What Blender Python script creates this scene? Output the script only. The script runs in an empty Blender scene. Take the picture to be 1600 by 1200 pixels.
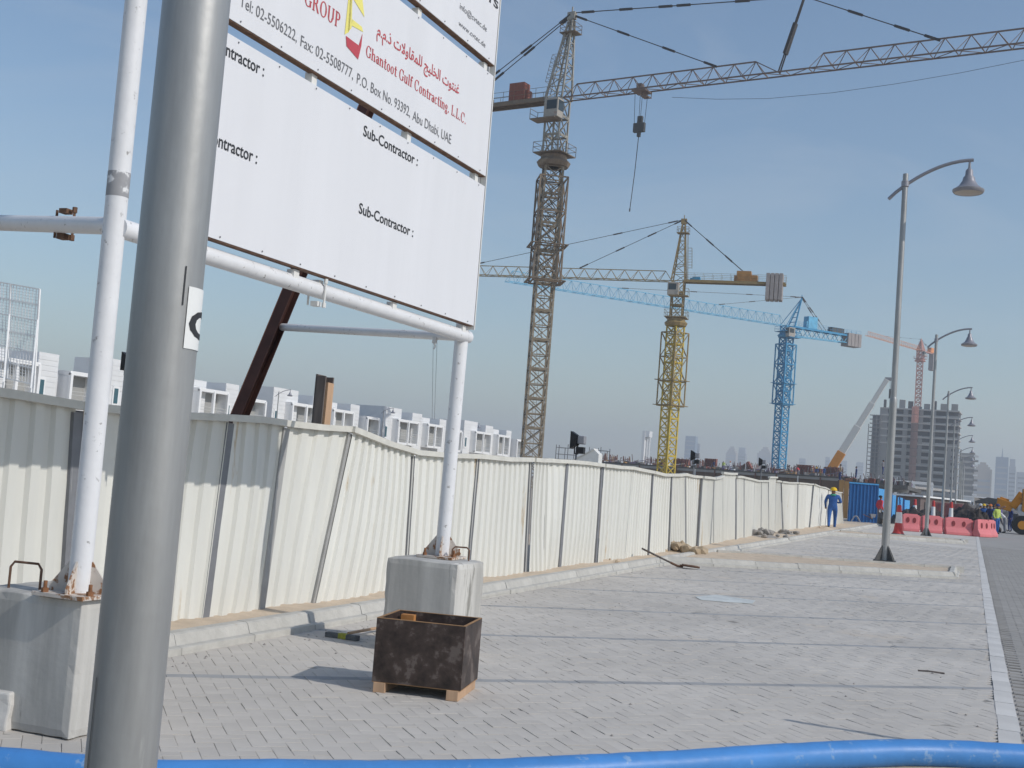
import bpy, bmesh, math, random
import numpy as np
from mathutils import Vector, Matrix, Euler
random.seed(7)
rnd = random.Random(11)
S = bpy.context.scene
COL = S.collection
R = math.radians

# ------------------------------------------------------------------ camera
EYE = 1.4
_F = 1900.0
_s = .078
_n = Vector((_s, -1, (195 - 720 * _s) / _F)).normalized()
_d = Vector((720, 195, _F)); _d = (_d - _n * _d.dot(_n)).normalized()
_r = _n.cross(_d) * -1
if _r.x < 0: _r = -_r
cam = bpy.data.cameras.new('camera'); camo = bpy.data.objects.new('camera', cam); COL.objects.link(camo)
cam.sensor_width = 36; cam.lens = 36 * _F / 1600; cam.clip_start = .1; cam.clip_end = 9000
_X = Vector((_r.x, _d.x, _n.x)); _Yd = Vector((_r.y, _d.y, _n.y)); _Z = Vector((_r.z, _d.z, _n.z))
M = Matrix((( _X.x, -_Yd.x, -_Z.x, 0), (_X.y, -_Yd.y, -_Z.y, 0), (_X.z, -_Yd.z, -_Z.z, EYE), (0, 0, 0, 1)))
camo.matrix_world = M
S.camera = camo

def ray(px, py):
    v = Vector((px - 800, py - 600, _F)); return Vector((v.dot(_r), v.dot(_d), v.dot(_n)))
def at(px, py, Y):
    v = ray(px, py); t = Y / v.y; return Vector((v.x * t, Y, EYE + v.z * t))
def gz(px, py, z=0.0):
    v = ray(px, py); t = (z - EYE) / v.z; return Vector((v.x * t, v.y * t, z))
def atX(px, py, X):
    v = ray(px, py); t = X / v.x; return Vector((X, v.y * t, EYE + v.z * t))
def proj(p):
    q = Vector((p[0], p[1], p[2] - EYE)); w = _r * q.x + _d * q.y + _n * q.z
    if w.z < .05: return None
    return 800 + w.x / w.z * _F, 600 + w.y / w.z * _F

# ------------------------------------------------------------------ world, sun, exposure
SUN_EL, SUN_AZ = 36.0, 97.5          # azimuth clockwise from +Y
w = bpy.data.worlds.new('World'); S.world = w; w.use_nodes = True
nt = w.node_tree; nt.nodes.clear()
o_ = nt.nodes.new('ShaderNodeOutputWorld'); b_ = nt.nodes.new('ShaderNodeBackground'); k_ = nt.nodes.new('ShaderNodeTexSky')
k_.sky_type = 'NISHITA'; k_.sun_disc = False; k_.sun_elevation = R(SUN_EL); k_.sun_rotation = R(SUN_AZ)
k_.air_density = 1.25; k_.dust_density = .7; k_.ozone_density = 3.6; k_.altitude = 0
b_.inputs['Strength'].default_value = .116
tcw = nt.nodes.new('ShaderNodeTexCoord'); mpw = nt.nodes.new('ShaderNodeMapping'); mpw.inputs['Scale'].default_value = (2.2, 2.2, 7.0); mpw.inputs['Rotation'].default_value = (.15, .2, .4)
nw = nt.nodes.new('ShaderNodeTexNoise'); nw.inputs['Scale'].default_value = 1.3; nw.inputs['Detail'].default_value = 7; nw.inputs['Roughness'].default_value = .6; nw.inputs['Distortion'].default_value = .6
rw = nt.nodes.new('ShaderNodeMapRange'); rw.inputs[1].default_value = .48; rw.inputs[2].default_value = .82; rw.inputs[4].default_value = .34
mw = nt.nodes.new('ShaderNodeMix'); mw.data_type = 'RGBA'; mw.inputs[7].default_value = (4.6, 5.0, 5.6, 1)      # thin high cloud
nt.links.new(tcw.outputs['Generated'], mpw.inputs[0]); nt.links.new(mpw.outputs[0], nw.inputs['Vector']); nt.links.new(nw.outputs[0], rw.inputs[0])
nt.links.new(rw.outputs[0], mw.inputs[0]); nt.links.new(k_.outputs[0], mw.inputs[6]); nt.links.new(mw.outputs[2], b_.inputs[0]); nt.links.new(b_.outputs[0], o_.inputs[0])
sl = bpy.data.lights.new('sun', 'SUN'); sl.energy = 2.7; sl.angle = R(.5); sl.color = (1, .955, .885)
so = bpy.data.objects.new('sun', sl); COL.objects.link(so)
tosun = Vector((math.sin(R(SUN_AZ)) * math.cos(R(SUN_EL)), math.cos(R(SUN_AZ)) * math.cos(R(SUN_EL)), math.sin(R(SUN_EL))))
so.rotation_euler = tosun.to_track_quat('Z', 'Y').to_euler(); so.location = (20, 0, 30)
S.view_settings.view_transform = 'Standard'; S.view_settings.look = 'None'
S.view_settings.exposure = 0.05; S.view_settings.gamma = 1; S.view_settings.use_curve_mapping = False
S.cycles.use_denoising = True
S.cycles.max_bounces = 6; S.cycles.volume_bounces = 1

# ------------------------------------------------------------------ materials
MATS = {}
def mat(name, col, rough=.7, metal=0.0, var=.12, scale=6.0, bump=0.0, bscale=60.0, col2=None, thr=None, scale2=4.0, island=0.0, streak=False):
    """principled with noise-varied colour; col2/thr = a second colour in noise patches (wear, stains)"""
    if name in MATS: return MATS[name]
    m = bpy.data.materials.new(name); m.use_nodes = True
    t = m.node_tree; P = t.nodes['Principled BSDF']
    P.inputs['Roughness'].default_value = rough; P.inputs['Metallic'].default_value = metal
    P.inputs['Specular IOR Level'].default_value = .35
    tc = t.nodes.new('ShaderNodeTexCoord')
    src = tc.outputs['Object']
    if streak:
        mp = t.nodes.new('ShaderNodeMapping'); mp.inputs['Scale'].default_value = (1, 1, .12)
        t.links.new(src, mp.inputs[0]); src = mp.outputs[0]
    nz = t.nodes.new('ShaderNodeTexNoise'); nz.inputs['Scale'].default_value = scale; nz.inputs['Detail'].default_value = 6
    nz.inputs['Roughness'].default_value = .65
    t.links.new(src, nz.inputs['Vector'])
    mx = t.nodes.new('ShaderNodeMix'); mx.data_type = 'RGBA'
    c = Vector(col)
    mx.inputs[6].default_value = (*(c * (1 - var)), 1); mx.inputs[7].default_value = (*[min(.95, x) for x in c * (1 + var)], 1)
    rp = t.nodes.new('ShaderNodeMapRange'); rp.inputs[1].default_value = .3; rp.inputs[2].default_value = .7
    t.links.new(nz.outputs[0], rp.inputs[0]); t.links.new(rp.outputs[0], mx.inputs[0])
    out = mx.outputs[2]
    if island:
        ge = t.nodes.new('ShaderNodeNewGeometry'); oi = t.nodes.new('ShaderNodeObjectInfo')
        ad = t.nodes.new('ShaderNodeMath'); ad.operation = 'ADD'; fr = t.nodes.new('ShaderNodeMath'); fr.operation = 'FRACT'
        t.links.new(ge.outputs['Random Per Island'], ad.inputs[0]); t.links.new(oi.outputs['Random'], ad.inputs[1]); t.links.new(ad.outputs[0], fr.inputs[0])
        r2 = t.nodes.new('ShaderNodeMapRange'); r2.inputs[3].default_value = 1 - island; r2.inputs[4].default_value = 1 + island
        t.links.new(fr.outputs[0], r2.inputs[0])
        ml = t.nodes.new('ShaderNodeMix'); ml.data_type = 'RGBA'; ml.blend_type = 'MULTIPLY'; ml.inputs[0].default_value = 1
        t.links.new(out, ml.inputs[6]); t.links.new(r2.outputs[0], ml.inputs[7]); out = ml.outputs[2]
    if col2 is not None:
        n2 = t.nodes.new('ShaderNodeTexNoise'); n2.inputs['Scale'].default_value = scale2; n2.inputs['Detail'].default_value = 8; n2.inputs['Roughness'].default_value = .7
        t.links.new(src, n2.inputs['Vector'])
        r3 = t.nodes.new('ShaderNodeMapRange'); r3.inputs[1].default_value = thr; r3.inputs[2].default_value = thr + .05
        t.links.new(n2.outputs[0], r3.inputs[0])
        m3 = t.nodes.new('ShaderNodeMix'); m3.data_type = 'RGBA'; m3.inputs[7].default_value = (*col2, 1)
        t.links.new(out, m3.inputs[6]); t.links.new(r3.outputs[0], m3.inputs[0]); out = m3.outputs[2]
    t.links.new(out, P.inputs['Base Color'])
    if bump:
        bn = t.nodes.new('ShaderNodeTexNoise'); bn.inputs['Scale'].default_value = bscale; bn.inputs['Detail'].default_value = 5
        t.links.new(tc.outputs['Object'], bn.inputs['Vector'])
        bp = t.nodes.new('ShaderNodeBump'); bp.inputs['Strength'].default_value = bump; bp.inputs['Distance'].default_value = .01
        t.links.new(bn.outputs[0], bp.inputs['Height']); t.links.new(bp.outputs[0], P.inputs['Normal'])
    MATS[name] = m; return m

m_white = mat('white_paint_peeling', (.72, .72, .73), .45, var=.05, col2=(.33, .32, .31), thr=.615, scale2=22, bump=.15, bscale=30)
m_panel = mat('white_sign_sheet', (.71, .71, .73), .5, var=.035, scale=3, streak=True, bump=.25, bscale=1.6)
m_frame = mat('sign_frame_white', (.74, .73, .70), .55, var=.06, col2=(.30, .17, .09), thr=.70, scale2=14)
m_gusset = mat('rusty_gusset', (.58, .52, .46), .6, var=.15, col2=(.27, .135, .065), thr=.52, scale2=16)
m_rust = mat('rusty_steel', (.15, .085, .055), .8, var=.4, scale=20, bump=.3)
m_bolt = mat('rust_orange', (.25, .115, .055), .85, var=.35, scale=30, bump=.3)
m_ibeam = mat('oxide_red_steel', (.045, .018, .014), .6, var=.3, scale=5)
m_ibedge = mat('oxide_edge', (.19, .085, .055), .6, var=.3)
m_conc = mat('rough_concrete', (.46, .445, .415), .9, var=.28, scale=5, bump=.12, bscale=35, col2=(.27, .26, .235), thr=.62, scale2=5.5, streak=True)
m_conc2 = mat('kerb_concrete', (.46, .445, .41), .9, var=.15, scale=5, bump=.35, bscale=50, island=.08, col2=(.42, .35, .27), thr=.63, scale2=3)
m_pole = mat('galvanised_pole', (.345, .345, .34), .45, .45, var=.22, scale=7, bump=.10, bscale=18, streak=True, col2=(.40, .40, .39), thr=.60, scale2=11)
m_lampmetal = mat('lamp_grey_metal', (.30, .295, .32), .4, .3, var=.08)
m_lampbase = mat('dark_base_plate', (.10, .10, .10), .7, .2, var=.2)
m_glassl = mat('lamp_glass', (.45, .40, .34), .3, var=.05)
m_black = mat('black_print', (.035, .036, .04), .6, var=.05)
m_grey = mat('grey_print', (.16, .16, .17), .6, var=.05)
m_redp = mat('red_print', (.50, .09, .10), .6, var=.05)
m_redd = mat('red_print_dark', (.48, .07, .09), .6, var=.08)
m_yellp = mat('yellow_print', (.80, .72, .20), .6, var=.05)
m_sticker = mat('white_sticker', (.78, .78, .76), .4, var=.03)
m_fence = mat('cream_fence_sheet', (.66, .655, .61), .55, var=.07, scale=3, col2=(.50, .40, .27), thr=.625, scale2=2.2, streak=True, island=.03)
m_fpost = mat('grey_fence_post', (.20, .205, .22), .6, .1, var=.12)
m_fpost_fold = mat('pale_post_and_fold_shade', (.36, .355, .345), .6, .1, var=.12)
m_cap = mat('fence_cap_rail', (.60, .585, .53), .55, var=.10, col2=(.38, .30, .22), thr=.68, scale2=6)
m_ply = mat('stained_plywood', (.052, .036, .030), .5, var=.75, scale=7, col2=(.125, .10, .088), thr=.545, scale2=7, bump=.2)
m_plyedge = mat('plywood_edge', (.33, .19, .09), .75, var=.25, scale=12)
m_wood = mat('pale_timber', (.46, .30, .19), .8, var=.2, scale=10, streak=True)
m_oldwood = mat('weathered_timber', (.13, .11, .10), .85, var=.45, scale=9, streak=True)
m_orangewood = mat('orange_timber', (.50, .22, .07), .75, var=.2, scale=12)
m_hose = mat('blue_hose', (.065, .235, .56), .42, var=.14, scale=2.5, bump=.5, bscale=7, col2=(.19, .33, .55), thr=.60, scale2=9)
m_paver = mat('grey_paver', (.525, .49, .445), .85, var=.15, scale=.33, bump=.25, bscale=160, island=.045, col2=(.55, .49, .42), thr=.60, scale2=.5)
m_pdark = mat('dark_paver', (.34, .34, .34), .85, var=.10, scale=2, bump=.25, bscale=160, island=.08)
m_joint = mat('joint_sand', (.30, .28, .25), .95, var=.35, scale=3)
m_road = mat('road_paver', (.345, .325, .30), .85, var=.10, scale=.8, bump=.3, bscale=120, island=.06)
m_sand = mat('sand', (.56, .455, .345), .95, var=.14, scale=5, bump=.6, bscale=30)
m_far = mat('desert_ground', (.40, .345, .28), .95, var=.15, scale=.05, bump=.2, bscale=3)
m_strip = mat('edge_strip', (.60, .58, .55), .85, var=.10, scale=2, island=.05, bump=.2)
m_dirt = mat('dirt_clods', (.37, .29, .20), .95, var=.3, scale=9, bump=.5)
m_stone = mat('grey_rubble', (.28, .26, .24), .95, var=.3, scale=9)

# ------------------------------------------------------------------ mesh builder
class MB:
    def __init__(s): s.v = []; s.f = []; s.m = []
    def add(s, vs, fs, mi=0):
        b = len(s.v); s.v += [tuple(x) for x in vs]; s.f += [tuple(b + i for i in q) for q in fs]; s.m += [mi] * len(fs)
        return s
    def box(s, c, size, rz=0, mi=0, rot=None):
        hx, hy, hz = size[0] / 2, size[1] / 2, size[2] / 2
        vs = [Vector((x * hx, y * hy, z * hz)) for z in (-1, 1) for x, y in ((-1, -1), (1, -1), (1, 1), (-1, 1))]
        if rot is not None: vs = [rot @ v for v in vs]
        elif rz: q = Matrix.Rotation(rz, 3, 'Z'); vs = [q @ v for v in vs]
        c = Vector(c)
        return s.add([v + c for v in vs], [(3, 2, 1, 0), (4, 5, 6, 7), (0, 1, 5, 4), (1, 2, 6, 5), (2, 3, 7, 6), (3, 0, 4, 7)], mi)
    def bar(s, p, q, w_, h_=None, mi=0, up=None):
        p = Vector(p); q = Vector(q); h_ = h_ or w_; d = q - p
        if d.length < 1e-6: return s
        d.normalize(); u = Vector(up) if up else (Vector((0, 0, 1)) if abs(d.z) < .95 else Vector((1, 0, 0)))
        a = d.cross(u).normalized(); b = a.cross(d)
        vs = [x + a * (i * w_ / 2) + b * (j * h_ / 2) for x in (p, q) for i, j in ((-1, -1), (1, -1), (1, 1), (-1, 1))]
        return s.add(vs, [(0, 1, 2, 3), (7, 6, 5, 4), (1, 0, 4, 5), (2, 1, 5, 6), (3, 2, 6, 7), (0, 3, 7, 4)], mi)
    def tube(s, pts, r, n=10, mi=0, cap=True):
        pts = [Vector(p) for p in pts]; rs = r if isinstance(r, (list, tuple)) else [r] * len(pts)
        rings = []; a = None
        for i, p in enumerate(pts):
            d = (pts[min(i + 1, len(pts) - 1)] - pts[max(i - 1, 0)]).normalized()
            if a is None: a = d.orthogonal().normalized()
            a = (a - d * a.dot(d)).normalized(); b = d.cross(a)
            rings.append([p + (a * math.cos(2 * math.pi * k / n) + b * math.sin(2 * math.pi * k / n)) * rs[i] for k in range(n)])
        vs = [v for g in rings for v in g]; fs = []
        for i in range(len(pts) - 1):
            for k in range(n):
                fs.append((i * n + k, i * n + (k + 1) % n, (i + 1) * n + (k + 1) % n, (i + 1) * n + k))
        if cap: fs += [tuple(range(n - 1, -1, -1)), tuple((len(pts) - 1) * n + k for k in range(n))]
        return s.add(vs, fs, mi)
    def lathe(s, prof, n=20, c=(0, 0, 0), mi=0):
        return s.tube([(c[0], c[1], c[2] + z) for r, z in prof], [max(r, 1e-4) for r, z in prof], n, mi) if False else s._lathe(prof, n, c, mi)
    def _lathe(s, prof, n, c, mi):
        vs = [(c[0] + r * math.cos(2 * math.pi * k / n), c[1] + r * math.sin(2 * math.pi * k / n), c[2] + z) for r, z in prof for k in range(n)]
        fs = [(i * n + k, i * n + (k + 1) % n, (i + 1) * n + (k + 1) % n, (i + 1) * n + k) for i in range(len(prof) - 1) for k in range(n)]
        return s.add(vs, fs, mi)
    def prism(s, poly, h, mi=0):
        """poly: list of 3-D points, h: extrusion vector"""
        n = len(poly); h = Vector(h); poly = [Vector(p) for p in poly]
        return s.add(poly + [p + h for p in poly], [tuple(range(n - 1, -1, -1)), tuple(range(n, 2 * n))] + [(i, (i + 1) % n, n + (i + 1) % n, n + i) for i in range(n)], mi)
    def mesh(s, name, mats, smooth=False):
        me = bpy.data.meshes.new(name); me.from_pydata(s.v, [], s.f)
        for m in (mats if isinstance(mats, (list, tuple)) else [mats]): me.materials.append(m)
        me.polygons.foreach_set('material_index', s.m)
        if smooth:
            me.polygons.foreach_set('use_smooth', [True] * len(s.f))
        bm = bmesh.new(); bm.from_mesh(me); bmesh.ops.recalc_face_normals(bm, faces=bm.faces)
        if smooth:
            for e in bm.edges:
                if len(e.link_faces) == 2 and e.calc_face_angle(0) > R(40): e.smooth = False
        bm.to_mesh(me); bm.free(); me.update()
        return me

def link(o, parent=None):
    COL.objects.link(o)
    if parent is not None: o.parent = parent
    return o
def part(name, mb, mats, parent=None, loc=(0, 0, 0), rz=0, smooth=False, bevel=0, label=None):
    me = mb if isinstance(mb, bpy.types.Mesh) else mb.mesh(name, mats, smooth)
    o = bpy.data.objects.new(name, me); link(o, parent); o.location = loc; o.rotation_euler = (0, 0, rz)
    if bevel:
        b = o.modifiers.new('bevel', 'BEVEL'); b.width = bevel; b.segments = 2; b.limit_method = 'ANGLE'
    if label: o['label'] = label
    return o
def tag(o, label=None, cat=None, group=None, kind=None):
    if label: o['label'] = label
    if cat: o['category'] = cat
    if group: o['group'] = group
    if kind: o['kind'] = kind
    return o
def thing(name, label, cat, loc=(0, 0, 0), rz=0, group=None):
    o = bpy.data.objects.new(name, None); link(o); o.location = loc; o.rotation_euler = (0, 0, rz); o.empty_display_size = .2
    return tag(o, label, cat, group)
KIDS = lambda o: [c for c in o.children]
def dup(o, loc=None, rz=None, label=None, parent=None, scale=None):
    c = o.copy(); link(c)
    if parent is not None: c.parent = parent
    if loc is not None: c.location = loc
    if rz is not None: c.rotation_euler = (0, 0, rz)
    if scale: c.scale = (scale,) * 3
    if label: c['label'] = label
    for k in KIDS(o): dup(k, parent=c)
    return c
def struct(name, mb, m, parent=None, **k):
    o = part(name, mb, m, parent, **k); o['kind'] = 'structure'; return o

# ------------------------------------------------------------------ text
def text_mesh(txt, bold=0.0, extr=.0):
    cu = bpy.data.curves.new('t', 'FONT'); cu.body = txt; cu.size = 1; cu.extrude = extr; cu.offset = bold
    cu.resolution_u = 3
    o = bpy.data.objects.new('t', cu); COL.objects.link(o)
    bpy.context.view_layer.update()
    dg = bpy.context.evaluated_depsgraph_get()
    me = bpy.data.meshes.new_from_object(o.evaluated_get(dg))
    bpy.data.objects.remove(o)
    return me
def fit_mesh(me, u0, u1, vb, vcap, axis_u, axis_n, org, shear=0):
    """map text mesh (x along, y up) so that x spans u0..u1 on the plane; cap height vcap, baseline vb"""
    co = np.empty(len(me.vertices) * 3); me.vertices.foreach_get('co', co); co = co.reshape(-1, 3)
    x0, x1 = co[:, 0].min(), co[:, 0].max(); sx = (u1 - u0) / (x1 - x0); sy = vcap / .72
    U = u0 + (co[:, 0] - x0) * sx; V = vb + co[:, 1] * sy
    P = np.outer(U, axis_u) + np.outer(V, (0, 0, 1)) + np.outer(np.full(len(U), .0025), axis_n) + np.array(org)
    me.vertices.foreach_set('co', P.ravel()); me.update()
    return me

# ================================================================== SETTING
BAY = math.atan(.87)
KX = -4.95            # kerb front
def sheet(name, x0, x1, y0, y1, z, m):
    return struct(name, MB().add([(x0, y0, z), (x1, y0, z), (x1, y1, z), (x0, y1, z)], [(0, 1, 2, 3)]), m)
ground = sheet('ground', -2400, 2400, -280, 3900, -.06, m_far)
from mathutils import noise as _mn
pv_ = MB(); _nx, _ny = 74, 560; _vs = []
for j in range(_ny + 1):
    for i in range(_nx + 1):
        x = -7.2 + 7.5 * i / _nx; y = 1.5 + 45 * j / _ny
        _vs.append((x, y, -.0058 + .0055 * _mn.noise(Vector((x * 2.3, y * 2.3, 4))) + .004 * _mn.noise(Vector((x * 8, y * 8, 1)))))
pv_.add(_vs, [(j * (_nx + 1) + i, j * (_nx + 1) + i + 1, (j + 1) * (_nx + 1) + i + 1, (j + 1) * (_nx + 1) + i) for j in range(_ny) for i in range(_nx)])
for v0, v1, v2, v3 in (((-7.2, -6, -.012), (.3, -6, -.012), (.3, 1.5, -.012), (-7.2, 1.5, -.012)), ((-7.2, 46.5, -.012), (.3, 46.5, -.012), (.3, 140, -.012), (-7.2, 140, -.012))):
    pv_.add([v0, v1, v2, v3], [(0, 1, 2, 3)])
pavement = struct('pavement', pv_, m_joint)
road = sheet('road', .34, 14, -3, 420, -.010, m_road)
far_pave = sheet('pavement_far', -7.5, .30, 46, 140, -.004, m_paver)
tag(far_pave, kind='structure')

# --- pavers : herringbone along the angled bays
ca, sa = math.cos(BAY), math.sin(BAY)
U_ = .086
P0 = Vector((-3.01, 7.72))               # a point on a dark bay line
BW = 2.85 * math.cos(BAY)                # bay width
def ab(x, y):
    dx, dy = x - P0.x, y - P0.y
    return dx * ca + dy * sa, -dx * sa + dy * ca
def xy(a, b): return P0.x + a * ca - b * sa, P0.y + a * sa + b * ca
def paver_box(a0, a1, b0, b1, z, tilt):
    g = .0013; ch = .0024
    a0 += g; a1 -= g; b0 += g; b1 -= g
    o = [(a0, b0), (a1, b0), (a1, b1), (a0, b1)]; i = [(a0 + ch, b0 + ch), (a1 - ch, b0 + ch), (a1 - ch, b1 - ch), (a0 + ch, b1 - ch)]
    vs = [(*xy(*q), z - .016) for q in o] + [(*xy(*q), z - .0008) for q in o] + [(*xy(*q), z + tilt * (k in (1, 2)) ) for k, q in enumerate(i)]
    fs = [(0, 1, 5, 4), (1, 2, 6, 5), (2, 3, 7, 6), (3, 0, 4, 7), (4, 5, 9, 8), (5, 6, 10, 9), (6, 7, 11, 10), (7, 4, 8, 11), (8, 9, 10, 11)]
    return vs, fs
ISL = [((-5.0, 21.4), (-.2, 25.7), (-.2, 28.4), (-5.0, 25.6))]
def in_isl(x, y):
    for k in range(4):
        yy = (y - 25.4 * k)
        if -5 < x < -.25 and 21.45 + .896 * (x + 5) < yy < 25.6 + .583 * (x + 5): return True
    return False
cands = []
LW = .10
for bi in range(-3, 14):
    b_lo = bi * BW + LW / 2; b_hi = (bi + 1) * BW - LW / 2
    n_b = int((b_hi - b_lo) / U_) + 2
    for yb in range(-1, n_b):
        for xa in range(-110, 520):
            k = (xa - yb) % 4
            if k == 0: r4 = (xa * U_, (xa + 2) * U_, yb * U_ + b_lo, (yb + 1) * U_ + b_lo)
            elif k == 3: r4 = (xa * U_, (xa + 1) * U_, yb * U_ + b_lo, (yb + 2) * U_ + b_lo)
            else: continue
            b0 = max(r4[2], b_lo); b1 = min(r4[3], b_hi)
            if b1 - b0 < .03: continue
            cx, cy = xy((r4[0] + r4[1]) / 2, (b0 + b1) / 2)
            if not (KX - .06 < cx < .24 and 2.5 < cy < 46.0): continue
            if in_isl(cx, cy): continue
            cands.append((r4[0], r4[1], b0, b1, cx, cy, 0))
    for xa in range(-60, 270):           # dark bay line, a soldier row
        cx, cy = xy((xa + .5) * .172, bi * BW)
        if KX - .06 < cx < .24 and 2.5 < cy < 46 and not in_isl(cx, cy):
            cands.append((xa * .172, (xa + 1) * .172, bi * BW - LW / 2, bi * BW + LW / 2, cx, cy, 1))
def vis(c):
    p = proj((c[4], c[5], 0))
    return p and 255 < p[0] < 1590 and p[1] < 1185 and not (430 < p[0] < 750 and 960 < p[1] < 1090)
seen = sorted((c for c in cands if vis(c)), key=lambda c: c[4] ** 2 + c[5] ** 2)
near = set(id(c) for c in seen[:300])
stuff = [MB(), MB()]
pmesh = {}
for c in cands:
    z = rnd.gauss(0, .0011); tl = rnd.gauss(0, .0007)
    if id(c) in near:
        key = (round(c[1] - c[0], 3), round(c[3] - c[2], 3), c[6])
        if key not in pmesh:
            vs, fs = paver_box(-key[0] / 2, key[0] / 2, -key[1] / 2, key[1] / 2, 0, 0)
            x0, y0 = P0.x, P0.y
            pmesh[key] = MB().add([(v[0] - x0, v[1] - y0, v[2]) for v in vs], fs).mesh('paver', m_pdark if c[6] else m_paver)
        o = part('paver', pmesh[key], None, pavement, (c[4], c[5], z))
        o.rotation_euler = (rnd.gauss(0, .008), rnd.gauss(0, .008), rnd.gauss(0, .006))
    else:
        stuff[c[6]].add(*paver_box(c[0], c[1], c[2], c[3], z, tl))
tag(part('pavers', stuff[0], m_paver, pavement), kind='stuff')
tag(part('dark_pavers', stuff[1], m_pdark, pavement), kind='stuff')
# the road's own pavers, plain running bond
rp_ = MB()
for j in range(0, 420):
    for i in range(-1, 8):
        x0 = .36 + i * .21 + (.105 if j % 2 else 0); y0 = 6 + j * .105
        if x0 < .355: continue
        z = rnd.gauss(0, .0012)
        g = .003
        a = [(x0 + g, y0 + g), (x0 + .21 - g, y0 + g), (x0 + .21 - g, y0 + .105 - g), (x0 + g, y0 + .105 - g)]
        b = [(x0 + .008, y0 + .008), (x0 + .202, y0 + .008), (x0 + .202, y0 + .097), (x0 + .008, y0 + .097)]
        rp_.add([(*q, z - .008) for q in a] + [(*q, z) for q in b], [(0, 1, 5, 4), (1, 2, 6, 5), (2, 3, 7, 6), (3, 0, 4, 7), (4, 5, 6, 7)])
tag(part('road_pavers', rp_, m_road, road), kind='stuff')

# --- flush edge strip, stone by stone
strip = sheet('edge_strip', .215, .352, -3, 140, -.012, m_joint)
sm = MB().box((0, 0, -.028), (.132, .592, .062)).mesh('edge_stone', m_strip)
for k in range(150):
    y = 5.3 + k * .6
    o = part('edge_stone', sm, None, strip, (.284 + rnd.gauss(0, .002), y, rnd.gauss(0, .0015)))

# --- kerbs
kerb = struct('kerb', MB().add([(KX, 2, .02), (KX - .17, 2, .02), (KX - .17, 75, .02), (KX, 75, .02)], [(0, 1, 2, 3)]), m_conc2)
def kerb_mesh(L):
    p = [(0, 0, -.05), (0, 0, .045), (-.012, 0, .05), (-.05, 0, .055), (-.075, 0, .125), (-.095, 0, .135), (-.175, 0, .135), (-.175, 0, -.05)]
    return MB().prism([(x, -L / 2 + .004, z) for x, _, z in p], (0, L - .008, 0)).mesh('kerb_stone', m_conc2)
km = kerb_mesh(.9)
for k in range(80):
    y = 3.0 + k * .9
    o = part('kerb_stone', km, None, kerb, (KX + rnd.gauss(0, .002), y, rnd.gauss(0, .0015)))
    o.rotation_euler = (rnd.gauss(0, .001), 0, rnd.gauss(0, .0015))
# sand between kerb and fence, with uneven surface
def rough_sheet(x0, x1, y0, y1, nx, ny, zf):
    mb = MB(); vs = []
    for j in range(ny + 1):
        for i in range(nx + 1):
            x = x0 + (x1 - x0) * i / nx; y = y0 + (y1 - y0) * j / ny; vs.append((x, y, zf(x, y)))
    fs = [(j * (nx + 1) + i, j * (nx + 1) + i + 1, (j + 1) * (nx + 1) + i + 1, (j + 1) * (nx + 1) + i) for j in range(ny) for i in range(nx)]
    return mb.add(vs, fs)
from mathutils import noise as mnoise
def nz(x, y, s=1.0, seed=0): return mnoise.noise(Vector((x * s, y * s, seed)))
struct('verge', rough_sheet(-9, KX - .12, 1.5, 75, 20, 300, lambda x, y: .10 + .03 * nz(x, y, 1.2) + .015 * nz(x, y, 5)), m_sand, smooth=True)

for k in range(3):
    dy = 25.4 * k
    c4 = [(x, y + dy) for x, y in ISL[0]]
    isl = struct('planter_island', MB(), m_sand) if False else None
    top = MB(); N = 14; vs = []
    for j in range(N + 1):
        for i in range(2 * N + 1):
            u = i / (2 * N); v = j / N
            xf = c4[0][0] + (c4[1][0] - c4[0][0]) * u
            yl = c4[0][1] + (c4[1][1] - c4[0][1]) * u; yh = c4[3][1] + (c4[2][1] - c4[3][1]) * u
            yl += .16; yh -= .16; xf = min(xf, c4[1][0] - .13)
            y = yl + (yh - yl) * v
            vs.append((xf, y, .095 + .03 * nz(xf, y, 1.1, k) + .02 * nz(xf, y, 4, k)))
    W2 = 2 * N + 1
    top.add(vs, [(j * W2 + i, j * W2 + i + 1, (j + 1) * W2 + i + 1, (j + 1) * W2 + i) for j in range(N) for i in range(2 * N)])
    isl = struct('planter_island', top, m_sand, smooth=True)
    for (p, q) in ((c4[0], c4[1]), (c4[1], c4[2]), (c4[2], c4[3])):
        L = math.dist(p, q); n = max(1, round(L / .9)); rz = math.atan2(q[1] - p[1], q[0] - p[0]) - math.pi / 2
        kk = kerb_mesh(L / n)
        for i in range(n):
            t = (i + .5) / n
            o = part('kerb_stone', kk, None, isl, (p[0] + (q[0] - p[0]) * t, p[1] + (q[1] - p[1]) * t, rnd.gauss(0, .003)), rz)

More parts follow.
